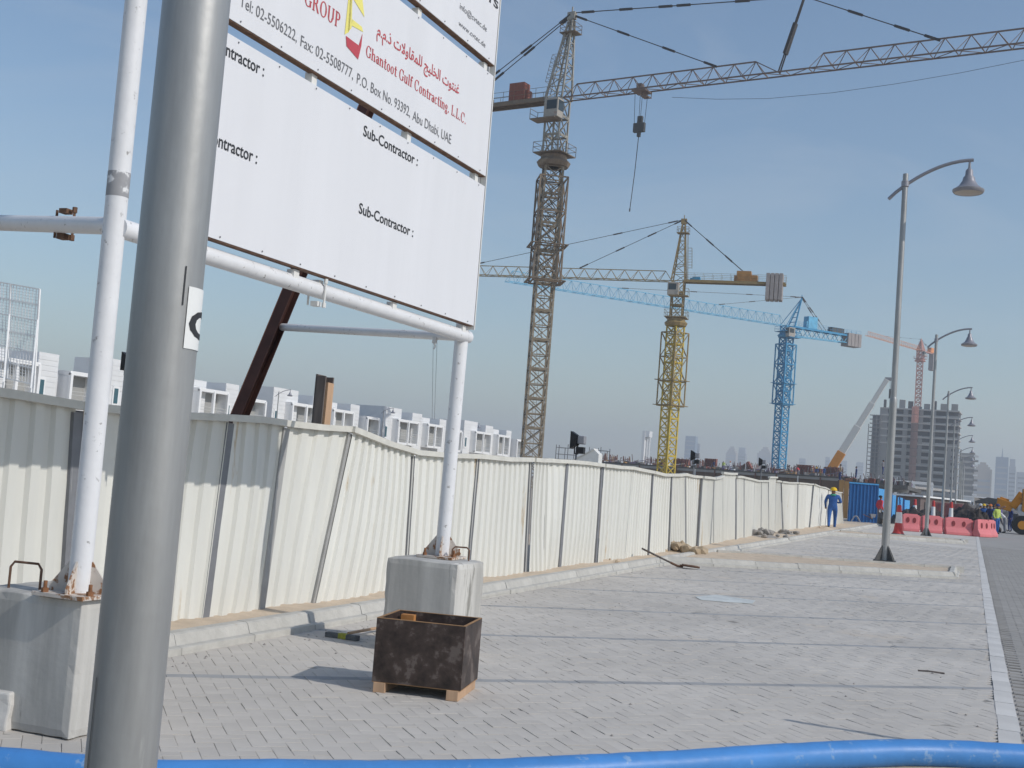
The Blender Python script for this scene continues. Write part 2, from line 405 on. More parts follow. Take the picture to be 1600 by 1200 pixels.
# ================================================================== FENCE
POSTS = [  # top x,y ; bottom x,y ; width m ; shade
 (-330, 575, -420, 1120, .05, 0), (-130, 598, -190, 1060, .05, 0), (113, 636, 98, 1000, .07, 0), (360, 655, 314, 978, .075, 0), (449, 664, 402, 964, .07, 1), (541, 672, 484, 950, .045, 1),  # first pale row is a fold in the sheet, its shading painted grey
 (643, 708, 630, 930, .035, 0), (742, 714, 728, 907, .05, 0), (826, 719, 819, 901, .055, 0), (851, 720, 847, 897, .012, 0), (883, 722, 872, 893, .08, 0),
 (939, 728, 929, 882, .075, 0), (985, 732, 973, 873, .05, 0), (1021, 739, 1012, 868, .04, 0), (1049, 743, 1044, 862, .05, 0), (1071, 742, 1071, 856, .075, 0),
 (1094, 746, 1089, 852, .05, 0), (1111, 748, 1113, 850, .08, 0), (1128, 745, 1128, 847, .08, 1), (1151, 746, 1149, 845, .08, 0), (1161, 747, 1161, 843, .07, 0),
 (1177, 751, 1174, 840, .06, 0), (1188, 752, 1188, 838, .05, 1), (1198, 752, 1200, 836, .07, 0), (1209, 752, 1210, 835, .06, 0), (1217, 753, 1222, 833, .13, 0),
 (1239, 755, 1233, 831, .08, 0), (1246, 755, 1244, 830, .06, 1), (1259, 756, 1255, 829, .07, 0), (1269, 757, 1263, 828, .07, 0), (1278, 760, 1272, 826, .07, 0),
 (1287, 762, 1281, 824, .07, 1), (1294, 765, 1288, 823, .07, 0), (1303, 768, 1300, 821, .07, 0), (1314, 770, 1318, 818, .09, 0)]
fence = thing('construction_fence', 'long cream corrugated sheet hoarding leaning along the kerb', 'fence', (-5.55, 8, 0))
FO = Vector(fence.location)
def fence_pt(i):
    a = POSTS[i]
    t = max(0, min(1, (a[2] - 1030) / 260)); X = -5.55 - .85 * t * t * (3 - 2 * t)
    b = atX(a[2], a[3], X); t = atX(a[0], a[1], X)
    b.z = min(b.z, .06) - .03
    t.x += rnd.gauss(0, .02)
    return b, t
FP = [fence_pt(i) for i in range(len(POSTS))]
def fence_panel(B0, T0, B1, T1, raise_=0, bulge=0):
    L = (B1 - B0).length; n = max(2, int(round(L / .19))); mb = MB(); vs = []
    prof = []
    for k in range(n):
        for f_, d in ((0, 0), (.42, 0), (.52, -.028), (.90, -.028)): prof.append(((k + f_) / n, d))
    prof.append((1, 0))
    rows = 6
    for r_ in range(rows + 1):
        v = r_ / rows
        for u, d in prof:
            b = B0.lerp(B1, u); t = T0.lerp(T1, u); p = b.lerp(t, v)
            p.x += d + bulge * math.sin(math.pi * v) * math.sin(math.pi * u) + .006 * nz(p.y, p.z, 2.2, 3)
            p.z += raise_ * v
            vs.append(p - FO)
    W_ = len(prof)
    mb.add(vs, [(j * W_ + i, j * W_ + i + 1, (j + 1) * W_ + i + 1, (j + 1) * W_ + i) for j in range(rows) for i in range(W_ - 1)])
    return mb
RAISE = {18: .085, 23: .12}
for i in range(len(POSTS) - 1):
    B0, T0 = FP[i]; B1, T1 = FP[i + 1]
    B0, T0, B1, T1 = B0.copy(), T0.copy(), B1.copy(), T1.copy()
    w0, w1 = POSTS[i][4], POSTS[i + 1][4]
    d = (B1 - B0).normalized()
    B0 += d * w0 * .5; T0 += d * w0 * .5; B1 -= d * w1 * .5; T1 -= d * w1 * .5
    off = rnd.gauss(0, .012)
    for q in (B0, T0, B1, T1): q.x += .03 + off
    rs = RAISE.get(i, 0)
    part('panel', fence_panel(B0, T0, B1, T1, rs, rnd.gauss(0, .02)), m_fence, fence)
    cp = MB(); up = Vector((.012, 0, rs + .012))
    mid = T0.lerp(T1, .5) + Vector((rnd.gauss(0, .008), 0, rnd.gauss(0, .010) - .004))
    a_, b_, c_ = T0 - FO + up - d * .05, mid - FO + up, T1 - FO + up + d * .05
    cp.bar(a_, b_, .075, .055).bar(b_, c_, .074, .054)
    part('cap_rail', cp, m_cap, fence)
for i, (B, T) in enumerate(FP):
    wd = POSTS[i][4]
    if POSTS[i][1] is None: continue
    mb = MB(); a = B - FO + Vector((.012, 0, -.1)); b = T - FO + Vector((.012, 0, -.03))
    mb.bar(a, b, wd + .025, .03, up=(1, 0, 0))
    part('post', mb, m_fpost_fold if POSTS[i][5] else m_fpost, fence)
# timber prop stub above the fence
tp = at(526, 655, 10.45); tq = at(537, 590, 10.45)
tb = thing('timber_prop', 'weathered boxed timber stub sticking up behind the fence top', 'timber', (tp.x - .16, 10.5, 0))
o0 = Vector(tb.location)
ex = Vector((0, .06, 0))
a = Vector((-5.72, tp.y, .2)) - o0; b = tp - o0; b.x = -.0; c = tq - o0; c.x = -.0
for nm, off, wd, m in (('side_board', Vector((0, -.075, 0)), .022, m_oldwood), ('core', Vector((.02, 0, -.06)), .115, m_wood), ('side_board', Vector((0, .075, .0)), .022, m_oldwood)):
    part(nm, MB().bar(Vector((0, b.y - .03, 0)) + off, c + off, wd, .09, up=(1, 0, 0)), m, tb)
part('back_board', MB().bar(Vector((-.06, b.y - .03, 0)), c + Vector((-.06, 0, .015)), .15, .02, up=(1, 0, 0)), m_oldwood, tb)

# ================================================================== SIGN
ud = ray(1612, 802); ud.z = 0; ud.normalize()
nd = Vector((ud.y, -ud.x, 0))                      # towards the road
pr = at(740, 509, 8.74)                            # panel bottom right corner
def onp(px, py, off=0):
    v = ray(px, py); c = Vector((0, 0, EYE)); t = ((pr + nd * off - c).dot(nd)) / v.dot(nd); return c + v * t
bs1 = onp(122, 932, -.10); bs2 = onp(690, 872, -.10)
Y1, Y2 = bs1.y, bs2.y
blocks = []
def conc_block(label, x0, x1, y0, y1, h, seed, loops):
    cx, cy = (x0 + x1) / 2, (y0 + y1) / 2
    t = thing('concrete_block', label, 'concrete block', (cx, cy, 0), 0, 'concrete footing blocks under the site sign')
    bm = bmesh.new(); bmesh.ops.create_cube(bm, size=1)
    bmesh.ops.subdivide_edges(bm, edges=bm.edges[:], cuts=14, use_grid_fill=True)
    for v in bm.verts:
        p = Vector((v.co.x * (x1 - x0), v.co.y * (y1 - y0), (v.co.z + .5) * h))
        e = sum((abs(abs(c) - .5) < .02) for c in v.co)
        k = mnoise.noise(p * 9 + Vector((seed, 0, 0)))
        inw = Vector((-p.x, -p.y, h / 2 - p.z)).normalized()
        if e >= 2: p += inw * (.006 + .018 * max(0, k + .15))
        else: p += inw * .0015 * k
        v.co = p
    me = bpy.data.meshes.new('body'); bm.to_mesh(me); bm.free(); me.materials.append(m_conc)
    part('body', me, None, t, bevel=.004)
    for (lx, ly, rz, lw, lh) in loops:
        q = Matrix.Rotation(rz, 3, 'Z')
        pts = [(-lw / 2, 0, h - .05), (-lw / 2, 0, h + lh * .8), (-lw / 2 + .02, 0, h + lh), (lw / 2 - .02, 0, h + lh), (lw / 2, 0, h + lh * .8), (lw / 2, 0, h - .05)]
        part('lifting_loop', MB().tube([q @ Vector(p) + Vector((lx, ly, 0)) for p in pts], .0065, 7), m_rust, t, smooth=True)
    return t
h1, h2 = bs1.z, bs2.z
conc_block('big stained concrete block under the left sign post, at the left edge', -4.54, -3.87, 4.69, 5.36, h1, 3, [(-.10, -.24, .15, .17, .13), (.10, .22, 1.2, .16, .11)])
conc_block('pale concrete block under the right sign post, behind the dark crate', bs2.x - .29, bs2.x + .30, Y2 - .37, Y2 + .17, h2, 8, [(.16, .08, .4, .13, .10)])

sign = thing('site_sign', 'tall white contractor signboard on peeling white pipe posts', 'sign', (bs1.x, Y1, h1))
SO = Vector(sign.location)
def loc(v): return Vector(v) - SO
def uv(px, py, off=0): p = onp(px, py, off) - pr; return p.dot(ud), p.z
def pt(u, z, n=0): return pr + ud * u + nd * n + Vector((0, 0, z))
u_left = uv(292, 200)[0]
# posts
t1 = onp(213, 0, -.10); t1 = bs1 + (t1 - bs1) * 1.75
t2b = onp(722, 520, -.10); t2 = bs2 + (t2b - bs2) * 2.3
for b, t, rr in ((bs1, t1, .054), (bs2, t2, .054)):
    part('post', MB().tube([loc(b), loc(b.lerp(t, .25)), loc(b.lerp(t, .5)), loc(b.lerp(t, .75)), loc(t)], rr, 20), m_white, sign, smooth=True)
    bp = part('base_plate', MB().box((0, 0, .012), (.30, .30, .02)), m_gusset, sign, loc(b), bevel=.003)
    for k in range(4):
        a = k * math.pi / 2 + .3; q = Matrix.Rotation(a, 3, 'Z')
        part('gusset', MB().prism([q @ Vector((.05, -.005, .022)), q @ Vector((.145, -.005, .022)), q @ Vector((.145, -.005, .05)), q @ Vector((.055, -.005, .17)), q @ Vector((.05, -.005, .17))], q @ Vector((0, .01, 0))), m_gusset, bp)
        c = q @ Vector((.12, .105, 0))
        part('bolt', MB().tube([(c.x, c.y, .02), (c.x, c.y, .075)], .009, 8).tube([(c.x, c.y, .022), (c.x, c.y, .042)], .017, 6), m_bolt, bp)
m_worn = mat('worn_paint_band', (.30, .30, .31), .6, var=.15, col2=(.72, .72, .72), thr=.56, scale2=12)
wa, wb = onp(182, 308, -.10), onp(187, 270, -.10); wx = bs1.lerp(t1, (wa.z - bs1.z) / (t1.z - bs1.z)); wy = bs1.lerp(t1, (wb.z - bs1.z) / (t1.z - bs1.z))
part('worn_band', MB().tube([loc(wx), loc(wy)], .0548, 20), m_worn, sign, smooth=True)
# horizontal pipe
hp1 = onp(186, 356, -.075); hp2 = onp(728, 526, -.075)
dirp = (hp2 - hp1).normalized()
part('cross_pipe', MB().tube([loc(hp1), loc(hp1.lerp(hp2, .5)), loc(hp2 + dirp * .035)], .05, 18), m_white, sign, smooth=True)
# clamps
def clamp(px, py, Y, m):
    c = loc(at(px, py, Y)); mb = MB()
    dx = loc(at(px + 10, py + 3.2, Y)) - c
    mb.box(c + Vector((0, 0, .068)), (.05, .05, .025)).box(c + Vector((0, 0, -.068)), (.05, .05, .03))
    mb.tube([c + Vector((.058, 0, .075)), c + Vector((.058, 0, -.075))], .007, 8).tube([c + Vector((-.058, 0, .075)), c + Vector((-.058, 0, -.075))], .007, 8)
    mb.tube([c + Vector((.058, 0, .06)), c + Vector((.058, 0, .09))], .013, 6).tube([c + Vector((.058, 0, -.06)), c + Vector((.058, 0, -.09))], .013, 6)
    part('clamp', mb, m, sign)
cA = hp1.lerp(hp2, .0)
yA = onp(495, 458, -.075).y
clamp(495, 458, yA, m_frame)
# rear struts and raking beams (oxide red I section)
def ibeam(p, q, m1=m_ibeam):
    p, q = loc(p), loc(q); d = (q - p).normalized()
    side = Vector((0, 1, 0)); side = (side - d * side.dot(d)).normalized(); nn = d.cross(side)
    mb = MB(); hw = .062; hf = .055
    mb.bar(p, q, .008, hw * 2, up=side)
    for s_ in (-1, 1):
        mb.bar(p + side * hw * s_, q + side * hw * s_, hf * 2, .009, up=side)
        mb.bar(p + side * (hw * s_) + nn * (hf - .004), q + side * (hw * s_) + nn * (hf - .004), .0085, .0100, mi=1, up=side)
    part('raking_beam', mb, [m_ibeam, m_ibedge], sign)
bt = at(470, 418, 9.75); b0 = at(375, 648, 9.45); vdir = (bt - b0)
bl = b0 - vdir * ((b0.z + .02) / vdir.z); bu = b0 + vdir * 2.2
ibeam(bl, bu)
sA = at(728, 527, Y2 + .02); sB = at(441, 511, 9.66)
part('strut', MB().tube([loc(sA), loc(sB)], .034, 14), m_white, sign, smooth=True)
l1 = at(-190, 343, 6.1); l0 = at(178, 353, Y1 + .06)
part('strut', MB().tube([loc(l0), loc(l1)], .045, 14), m_white, sign, smooth=True)
ibeam(l1 + Vector((-1.0, 0, -l1.z + .02)), l1 + Vector((1.1, .1, 2.8)))
ctc = l0.lerp(l1, .19)
clamp(101, 350, ctc.y, m_rust)
part('hook_eye', MB().box((0, 0, -.05), (.03, .03, .05)).tube([(0, 0, -.07), (.0, .02, -.10), (0, 0, -.12)], .006, 6), m_frame, sign, loc(at(680, 522, Y2 + .12)))
for dx in (-3, 3):
    a = at(680 + dx, 530, Y2 + .12); part('hanging_wire', MB().tube([loc(a), loc(at(677 + dx * .6, 655, Y2 + .12))], .0016, 5), m_fpost, sign)
# panels + their angle frames
def panel(corners_b, corners_t, u0=None):
    """corners given as (px,py) of bottom right / top right; heights taken at right edge"""
    pass
zb3 = 0.0
z3t = uv(757, 291)[1]; z2b = uv(758, 275)[1]; z2t = uv(771, 119)[1]; z1b = uv(771, 101)[1]; z1t = z1b + (z2t - z2b) * 1.05
uR = uv(741, 508)[0]; uR0 = 0.0
FT = .055
pans = []
for nm, z0, z1 in (('lower', 0.0, z3t), ('middle', z2b, z2t), ('upper', z1b, z1t)):
    pan = part('sign_panel', MB().prism([loc(pt(u_left, z0)), loc(pt(uR0, z0)), loc(pt(uR0, z1)), loc(pt(u_left, z1))], nd * -.004), m_panel, sign)
    pans.append((pan, z0, z1))
    fr = MB()
    for zz in (z0 + .02, z1 - .02):
        fr.bar(loc(pt(u_left, zz, -.026)), loc(pt(uR0, zz, -.026)), .044, .038)
    part('edge_frame', fr, m_frame, pan)
    part('lip_angle', MB().bar(loc(pt(u_left, z0 - .004, -.03)), loc(pt(uR0, z0 - .004, -.03)), .05, .006), m_rust, pan)
    fv = MB()
    for uu in (u_left + .02, u_left * .66, u_left * .33, uR0 - .02):
        fv.bar(loc(pt(uu, z0 + .04, -.026)), loc(pt(uu, z1 - .04, -.026)), .04, .044)
    part('upright', fv, m_frame, pan)
    sc_ = MB()
    for k in range(9):
        for zz in (z0 + .018, z1 - .018):
            c = pt(u_left * (k + .3) / 9.2, zz, .002); sc_.tube([loc(c), loc(c + nd * .003)], .005, 6)
    part('screw', sc_, m_grey, pan)
# side strip at the right edge and brackets to the posts
part('edge_strip', MB().bar(loc(pt(.012, -.03, -.02)), loc(pt(.012, z1t, -.02)), .05, .012, up=ud), m_frame, sign)
for zz in (z3t + .045, z1b - .05, -.05):
    for uu in (-.10, u_left * .34, u_left * .68):
        part('bracket', MB().box((0, 0, 0), (.05, .06, .075)), m_frame, sign, loc(pt(uu, zz, -.055)))

def put_text(txt, pan, p0, p1, cap_px, m, bold=0.0, u_fix=None, name='lettering'):
    u0, v0 = uv(*p0); u1, v1 = uv(*p1); vb = (v0 + v1) / 2
    cap = uv(p0[0], p0[1] - cap_px)[1] - v0
    me = text_mesh(txt, bold)
    if u_fix: u0 = u1 - u_fix
    fit_mesh(me, u0, u1, vb, cap, ud, nd, pr - SO)
    me.materials.append(m) if not me.materials else me.materials.__setitem__(0, m)
    part(name, me, None, pan); return u1 - u0, cap
P3, P2, P1_ = pans[0][0], pans[1][0], pans[2][0]
wd, cp_ = put_text('Sub-Contractor :', P3, (567, 212), (652, 259), 18, m_black, .012)
put_text('Sub-Contractor :', P3, (560, 333), (645, 370), 17.5, m_black, .012)
put_text('Sub-Contractor :', P3, (330, 78), (412, 116), 22, m_black, .012, u_fix=wd * .84)
put_text('Sub-Contractor :', P3, (330, 226), (401, 255), 22, m_black, .012, u_fix=wd * .84)
for txt, xa, xb in (('Tel: 02-5506222,', 374, 463), ('Fax: 02-5508777,', 469, 551), ('P.O. Box No. 93392,', 557, 640), ('Abu Dhabi, UAE', 644, 704)):
    put_text(txt, P2, (xa, 9 + .662 * (xa - 376)), (xb, 9 + .662 * (xb - 376)), 20 - (xa - 374) * .012, m_grey)
put_text('info@cvtec.de', P1_, (718, 14), (760, 49), 10, m_grey)
put_text('www.cvtec.de', P1_, (716, 41), (758, 73), 9, m_grey)
put_text('TS', P1_, (760, 1), (778, 13), 13, m_black, .02)
AR = '\u063a\u0646\u062a\u0648\u062a \u0627\u0644\u062e\u0644\u064a\u062c \u0644\u0644\u0645\u0642\u0627\u0648\u0644\u0627\u062a \u0630.\u0645.\u0645'
def shape_arabic(s):
    """contextual presentation forms, then reversed for a left-to-right text object"""
    F = {'\u063a': (0xFECD, 4), '\u0646': (0xFEE5, 4), '\u062a': (0xFE95, 4), '\u0648': (0xFEED, 2), '\u0627': (0xFE8D, 2), '\u0644': (0xFEDD, 4),
         '\u062e': (0xFEA5, 4), '\u064a': (0xFEF1, 4), '\u062c': (0xFE9D, 4), '\u0645': (0xFEE1, 4), '\u0642': (0xFED5, 4), '\u0630': (0xFEAB, 2)}
    out = []; i = 0
    while i < len(s):
        c = s[i]
        if c not in F: out.append(c); i += 1; continue
        prev = i > 0 and s[i - 1] in F and F[s[i - 1]][1] == 4
        if c == '\u0644' and i + 1 < len(s) and s[i + 1] == '\u0627':
            out.append(chr(0xFEFC if prev else 0xFEFB)); i += 2; continue
        nxt = F[c][1] == 4 and i + 1 < len(s) and s[i + 1] in F
        base = F[c][0]
        k = (3 if prev and nxt else 2 if nxt else 1 if prev else 0)
        out.append(chr(base + (k if F[c][1] == 4 else (1 if prev else 0)))); i += 1
    return ''.join(reversed(out))
put_text(shape_arabic(AR), P2, (588, 58), (717, 144), 19, m_redp, .012)

# serif lettering: a small stroke alphabet (thick stems, thin joins, slab serifs), unit cap height
def serif_text(txt):
    mb = MB(); ST, TH, SF = .17, .07, .06
    def rect(x0, y0, x1, y1): mb.add([(x0, y0, 0), (x1, y0, 0), (x1, y1, 0), (x0, y1, 0)], [(0, 1, 2, 3)])
    def stem(x, y0, y1, lo=True, hi=True, full=True):
        rect(x, y0, x + ST, y1)
        if lo: rect(x - SF, y0, x + ST + SF, y0 + TH * .8)
        if hi: rect(x - SF, y1 - TH * .8, x + ST + (SF if full else 0), y1)
    def arc(cx, cy, rx, ry, a0, a1, n=14):
        vs = []
        for i in range(n + 1):
            a = R(a0 + (a1 - a0) * i / n); wdt = TH + (ST - TH) * abs(math.cos(a)) ** 1.4
            vs += [(cx + rx * math.cos(a), cy + ry * math.sin(a), 0), (cx + (rx - wdt) * math.cos(a), cy + (ry - TH - (wdt - TH) * .3) * math.sin(a), 0)]
        mb.add(vs, [(2 * i, 2 * i + 2, 2 * i + 3, 2 * i + 1) for i in range(n)])
    x = 0; XH = .66
    for ch in txt:
        n0 = len(mb.v)
        if ch in 'GCO':
            arc(.42, .5, .42, .52, 40 if ch != 'O' else 0, 320 if ch != 'O' else 360, 22)
            if ch != 'O': rect(.70, .62, .78, 1.0)
            if ch == 'G': stem(.62, .04, .44, False, True)
            wd_ = .9
        elif ch == 'h': stem(.05, 0, 1, True, True, False); arc(.38, .38, .24, .28, 0, 150); stem(.45, 0, .42, True, False); wd_ = .72
        elif ch == 'n': stem(.05, 0, XH, True, True, False); arc(.38, .38, .24, .28, 0, 150); stem(.45, 0, .42, True, False); wd_ = .72
        elif ch == 'a': arc(.24, .2, .23, .22, 0, 360); stem(.34, 0, .46, True, False); arc(.26, .46, .25, .21, 0, 160); wd_ = .6
        elif ch == 't': stem(.12, .06, .88, False, False); rect(0, XH - .07, .44, XH); arc(.33, .12, .20, .14, 190, 330); wd_ = .48
        elif ch == 'o': arc(.29, .33, .29, .35, 0, 360, 20); wd_ = .64
        elif ch == 'u': stem(.05, .22, XH, False, True, False); arc(.28, .24, .24, .26, 190, 350); stem(.43, 0, XH, True, True, False); wd_ = .72
        elif ch == 'l': stem(.06, 0, 1, True, True, False); wd_ = .32
        elif ch == 'f': stem(.1, 0, .82, True, False); arc(.31, .8, .21, .22, 20, 180); rect(0, XH - .07, .4, XH); wd_ = .44
        elif ch == 'r': stem(.05, 0, XH, True, True, False); arc(.36, .42, .2, .24, 30, 160); wd_ = .5
        elif ch == 'c': arc(.27, .33, .27, .35, 40, 320, 18); wd_ = .54
        elif ch == 'i': stem(.06, 0, XH, True, True, False); rect(.06, .8, .23, .97); wd_ = .32
        elif ch == 'g': arc(.26, .42, .24, .24, 0, 360, 18); arc(.28, -.12, .28, .16, 0, 360, 18); rect(.12, .02, .4, .12); wd_ = .62
        elif ch == 'L': stem(.08, 0, 1); rect(.1, 0, .62, TH); rect(.55, 0, .62, .28); wd_ = .7
        elif ch == 'R': stem(.08, 0, 1); arc(.35, .74, .28, .26, -95, 95); rect(.2, .93, .36, 1); rect(.2, .48, .36, .55); mb.add([(.34, .5, 0), (.52, .5, 0), (.84, 0, 0), (.64, 0, 0)], [(0, 1, 2, 3)]); wd_ = .88
        elif ch == 'U': stem(.08, .3, 1, False, True); arc(.4, .32, .32, .34, 180, 360); stem(.62, .3, 1, False, True); wd_ = .92
        elif ch == 'P': stem(.08, 0, 1); arc(.35, .73, .3, .27, -95, 95); rect(.2, .93, .36, 1); rect(.2, .46, .36, .53); wd_ = .74
        elif ch in '.,': rect(.03, 0, .18, .15); wd_ = .28
        else: wd_ = .34
        for k in range(n0, len(mb.v)):
            v = mb.v[k]; mb.v[k] = (v[0] + x, v[1] * .72, 0)
        x += wd_ + .05
    return mb.mesh('lettering', m_redp)
def put_serif(txt, p0, p1, cap):
    u0, v0 = uv(*p0); u1, v1 = uv(*p1)
    me = serif_text(txt); fit_mesh(me, u0, u1, (v0 + v1) / 2, uv(p0[0], p0[1] - cap)[1] - v0, ud, nd, pr - SO)
    part('lettering', me, None, P2)
put_serif('Ghantoot Gulf Contracting, L.L.C.', (571, 89), (727, 193), 19)
put_serif('GROUP', (475, 8), (530, 43), 26)
def flat(poly, m, nm, z=.0025):
    mb = MB(); p = [loc(onp(x, y) + nd * z) for x, y in poly]; mb.add(p, [tuple(range(len(p)))]); part(nm, mb, m, P2)
for q in ([(546, -22), (552, -19), (545, 50), (538, 54)], [(548, -20), (566, 0), (569, 27), (551, -3)], [(550, 30), (565, 42), (567, 50), (549, 40)], [(546, 0), (550, 0), (549, 44), (543, 50)]):
    flat(q, m_yellp, 'emblem')
flat([(540, 56), (560, 71), (559, 93), (541, 72)], m_redd, 'emblem', .0028)
flat([(560, 71), (566, 52), (564, 72), (559, 93)], m_redd, 'emblem', .0031)

# ================================================================== STREET LAMPS
def make_lamp(label):
    t = thing('street_lamp', label, 'street lamp', (0, 0, 0), 0, 'grey bell-headed street lamps along the road')
    part('lower_shaft', MB().lathe([(.085, .02), (.0835, .4), (.081, 3.45), (.080, 3.55), (.062, 3.62)], 28), m_pole, t, smooth=True)
    part('upper_shaft', MB().lathe([(.066, 3.5), (.06, 8.6), (.058, 8.62), (.001, 8.63)], 20), m_pole, t, smooth=True)
    bp = part('base_plate', MB().box((0, 0, .01), (.46, .46, .03)), m_lampbase, t)
    for k in range(4):
        q = Matrix.Rotation(k * math.pi / 2 + math.pi / 4, 3, 'Z')
        part('gusset', MB().prism([q @ Vector(p) for p in ((.078, -.008, .025), (.27, -.008, .025), (.27, -.008, .05), (.092, -.008, .34), (.078, -.008, .34))], q @ Vector((0, .016, 0))), m_lampbase, bp)
    pts = []
    for k in range(13):
        u = k / 12; x = -.34 + 1.75 * u
        pts.append((x, 0, 8.05 + .86 * math.sin(u * math.pi / 2) ** .85))
    part('arm', MB().tube(pts, .038, 12), m_lampmetal, t, smooth=True)
    part('collar', MB().lathe([(.066, 8.32), (.085, 8.33), (.085, 8.45), (.066, 8.46)], 16), m_lampmetal, t, smooth=True)
    h = part('lamp_shade', MB().lathe([(.022, .02), (.03, -.16), (.028, -.17), (.075, -.22), (.085, -.34), (.12, -.38), (.14, -.46), (.20, -.56), (.30, -.64), (.335, -.655), (.33, -.70), (.30, -.73)], 28), m_lampmetal, t, (1.33, 0, 8.9), smooth=True)
    part('lens', MB().lathe([(.298, -.725), (.2, -.75), (.001, -.76)], 24), m_glassl, h, smooth=True)
    return t
lamp_labels = ['thick grey lamp post close up with a white sticker, left of the signboard',
 'tall street lamp on the near sandy planter island', 'second street lamp, its foot just before the red barriers', 'third street lamp, rising beside the unfinished tower', 'fourth street lamp along the road',
 'fifth street lamp along the road', 'sixth street lamp along the road', 'seventh street lamp along the road', 'eighth street lamp along the road']
l0 = make_lamp(lamp_labels[0])
p0 = at(248, 600, 2.45)
l0.location = (p0.x, 2.45, -.02)
lpx = [gz(1382, 877, .11), gz(1447, 837, .11)]
LS = lpx[1].y - lpx[0].y
for k in range(1, 9):
    x, y = (lpx[0].x, lpx[0].y) if k == 1 else (lpx[1].x + .02 * (k - 2), lpx[0].y + LS * (k - 1))
    dup(l0, (x, y, .11), None, lamp_labels[k])
for px, Y, lb in ((1499, 190, 'small far street lamp with its head turned left'), (1504, 225, 'farthest street lamp with its head turned left')):
    p = at(px, 790, Y); dup(l0, (p.x, Y, .0), math.pi, lb)
for px, py, Y, lb in ((436, 612, 92, 'bell street lamp in front of the second white townhouse'), (600, 640, 118, 'bell street lamp in front of the third white townhouse'), (737, 664, 150, 'bell street lamp before the last white townhouse')):
    p = at(px, py, Y); dup(l0, (p.x, Y, p.z - 8.6 * .75), .3, lb, scale=.75)
# near lamp: sticker with a letter, cable door
def wrap(me, rad, ang0, z0):
    for v in me.vertices:
        a = ang0 + v.co.x / rad; z = z0 + v.co.y
        r_ = rad + v.co.z
        v.co = (r_ * math.cos(a), r_ * math.sin(a), z)
    me.update()
RD = .0834
def patch(w_, h_, th):
    mb = MB(); n = 16; vs = []
    for i in range(n + 1):
        x = -w_ / 2 + w_ * i / n
        vs += [(x, 0, th), (x, h_, th)]
    return mb.add(vs, [(2 * i, 2 * i + 2, 2 * i + 3, 2 * i + 1) for i in range(n)])
lz = l0.location.z
vd = math.atan2(-l0.location.y, -l0.location.x)          # towards the eye
zs0 = at(305, 546, 2.45).z - lz; zs1 = at(305, 450, 2.45).z - lz
me = patch(.12, zs1 - zs0, .0012).mesh('sticker', m_sticker); wrap(me, RD, vd + R(76), zs0)
st = part('sticker', me, None, l0)
tm = text_mesh('C', .03); bm = bmesh.new(); bm.from_mesh(tm); bmesh.ops.triangulate(bm, faces=bm.faces); bmesh.ops.subdivide_edges(bm, edges=bm.edges[:], cuts=5, use_grid_fill=True); bm.to_mesh(tm); bm.free(); c_ = np.empty(len(tm.vertices) * 3); tm.vertices.foreach_get('co', c_); c_ = c_.reshape(-1, 3)
c_[:, 0] -= c_[:, 0].min(); c_[:, 0] *= .098 / c_[:, 0].max(); c_[:, 1] *= .066 / c_[:, 1].max(); c_[:, 2] = .0022
c_[:, 0] -= .040
tm.vertices.foreach_set('co', c_.ravel()); tm.update(); wrap(tm, RD, vd + R(68), zs0 + .030)
tm.materials.append(m_black) if not tm.materials else tm.materials.__setitem__(0, m_black)
part('lettering', tm, None, st)
me = patch(.0035, .095, .0006).mesh('seam', m_black); wrap(me, RD, vd + R(26), at(280, 480, 2.45).z - lz); part('seam', me, None, l0)
me = patch(.003, .5, .0006).mesh('seam', m_lampbase); wrap(me, RD + .001, vd - R(61), at(150, 1180, 2.45).z - lz - .3); part('seam', me, None, l0)

# ================================================================== FOREGROUND THINGS
# crate
cr = thing('wooden_crate', 'dark stained open plywood crate on two timber skids', 'crate', (-3.155, 7.10, 0), R(10.5))
W, D, Hc, z0 = .56, .50, .385, .065
T = .016
for nm, c, sz in (('side_panel', (0, -D / 2 + T / 2, z0 + Hc / 2), (W, T, Hc)), ('side_panel', (0, D / 2 - T / 2, z0 + Hc / 2), (W, T, Hc)),
                  ('end_panel', (-W / 2 + T / 2, 0, z0 + Hc / 2), (T, D - 2 * T - .002, Hc - .004)), ('end_panel', (W / 2 - T / 2, 0, z0 + Hc / 2), (T, D - 2 * T - .002, Hc - .004))):
    p = part(nm, MB().box((0, 0, 0), sz), m_ply, cr, c, bevel=.002)
    p['label'] = 'blotchy dark plywood side'
    for s_ in (-1, 1): part('ply_edge', MB().box((0, 0, s_ * (Hc / 2 + .0015)), (sz[0], sz[1], .003)), m_plyedge, p)
part('floor_panel', MB().box((0, 0, z0 + .012), (W - .04, D - .04, .014)), m_ply, cr)
for x in (-W / 2 + .05, W / 2 - .05):
    part('skid', MB().box((x, 0, .031), (.075, D + .01, .062)), m_wood, cr, bevel=.003)
part('corner_block', MB().box((-W / 2 + .085, D / 2 - .06, z0 + Hc - .075), (.085, .06, .12)), m_orangewood, cr)
for x in (W / 2 - .05,):
    part('corner_block', MB().box((x - .0, D / 2 - .06, z0 + .15), (.05, .06, .28)), m_orangewood, cr)
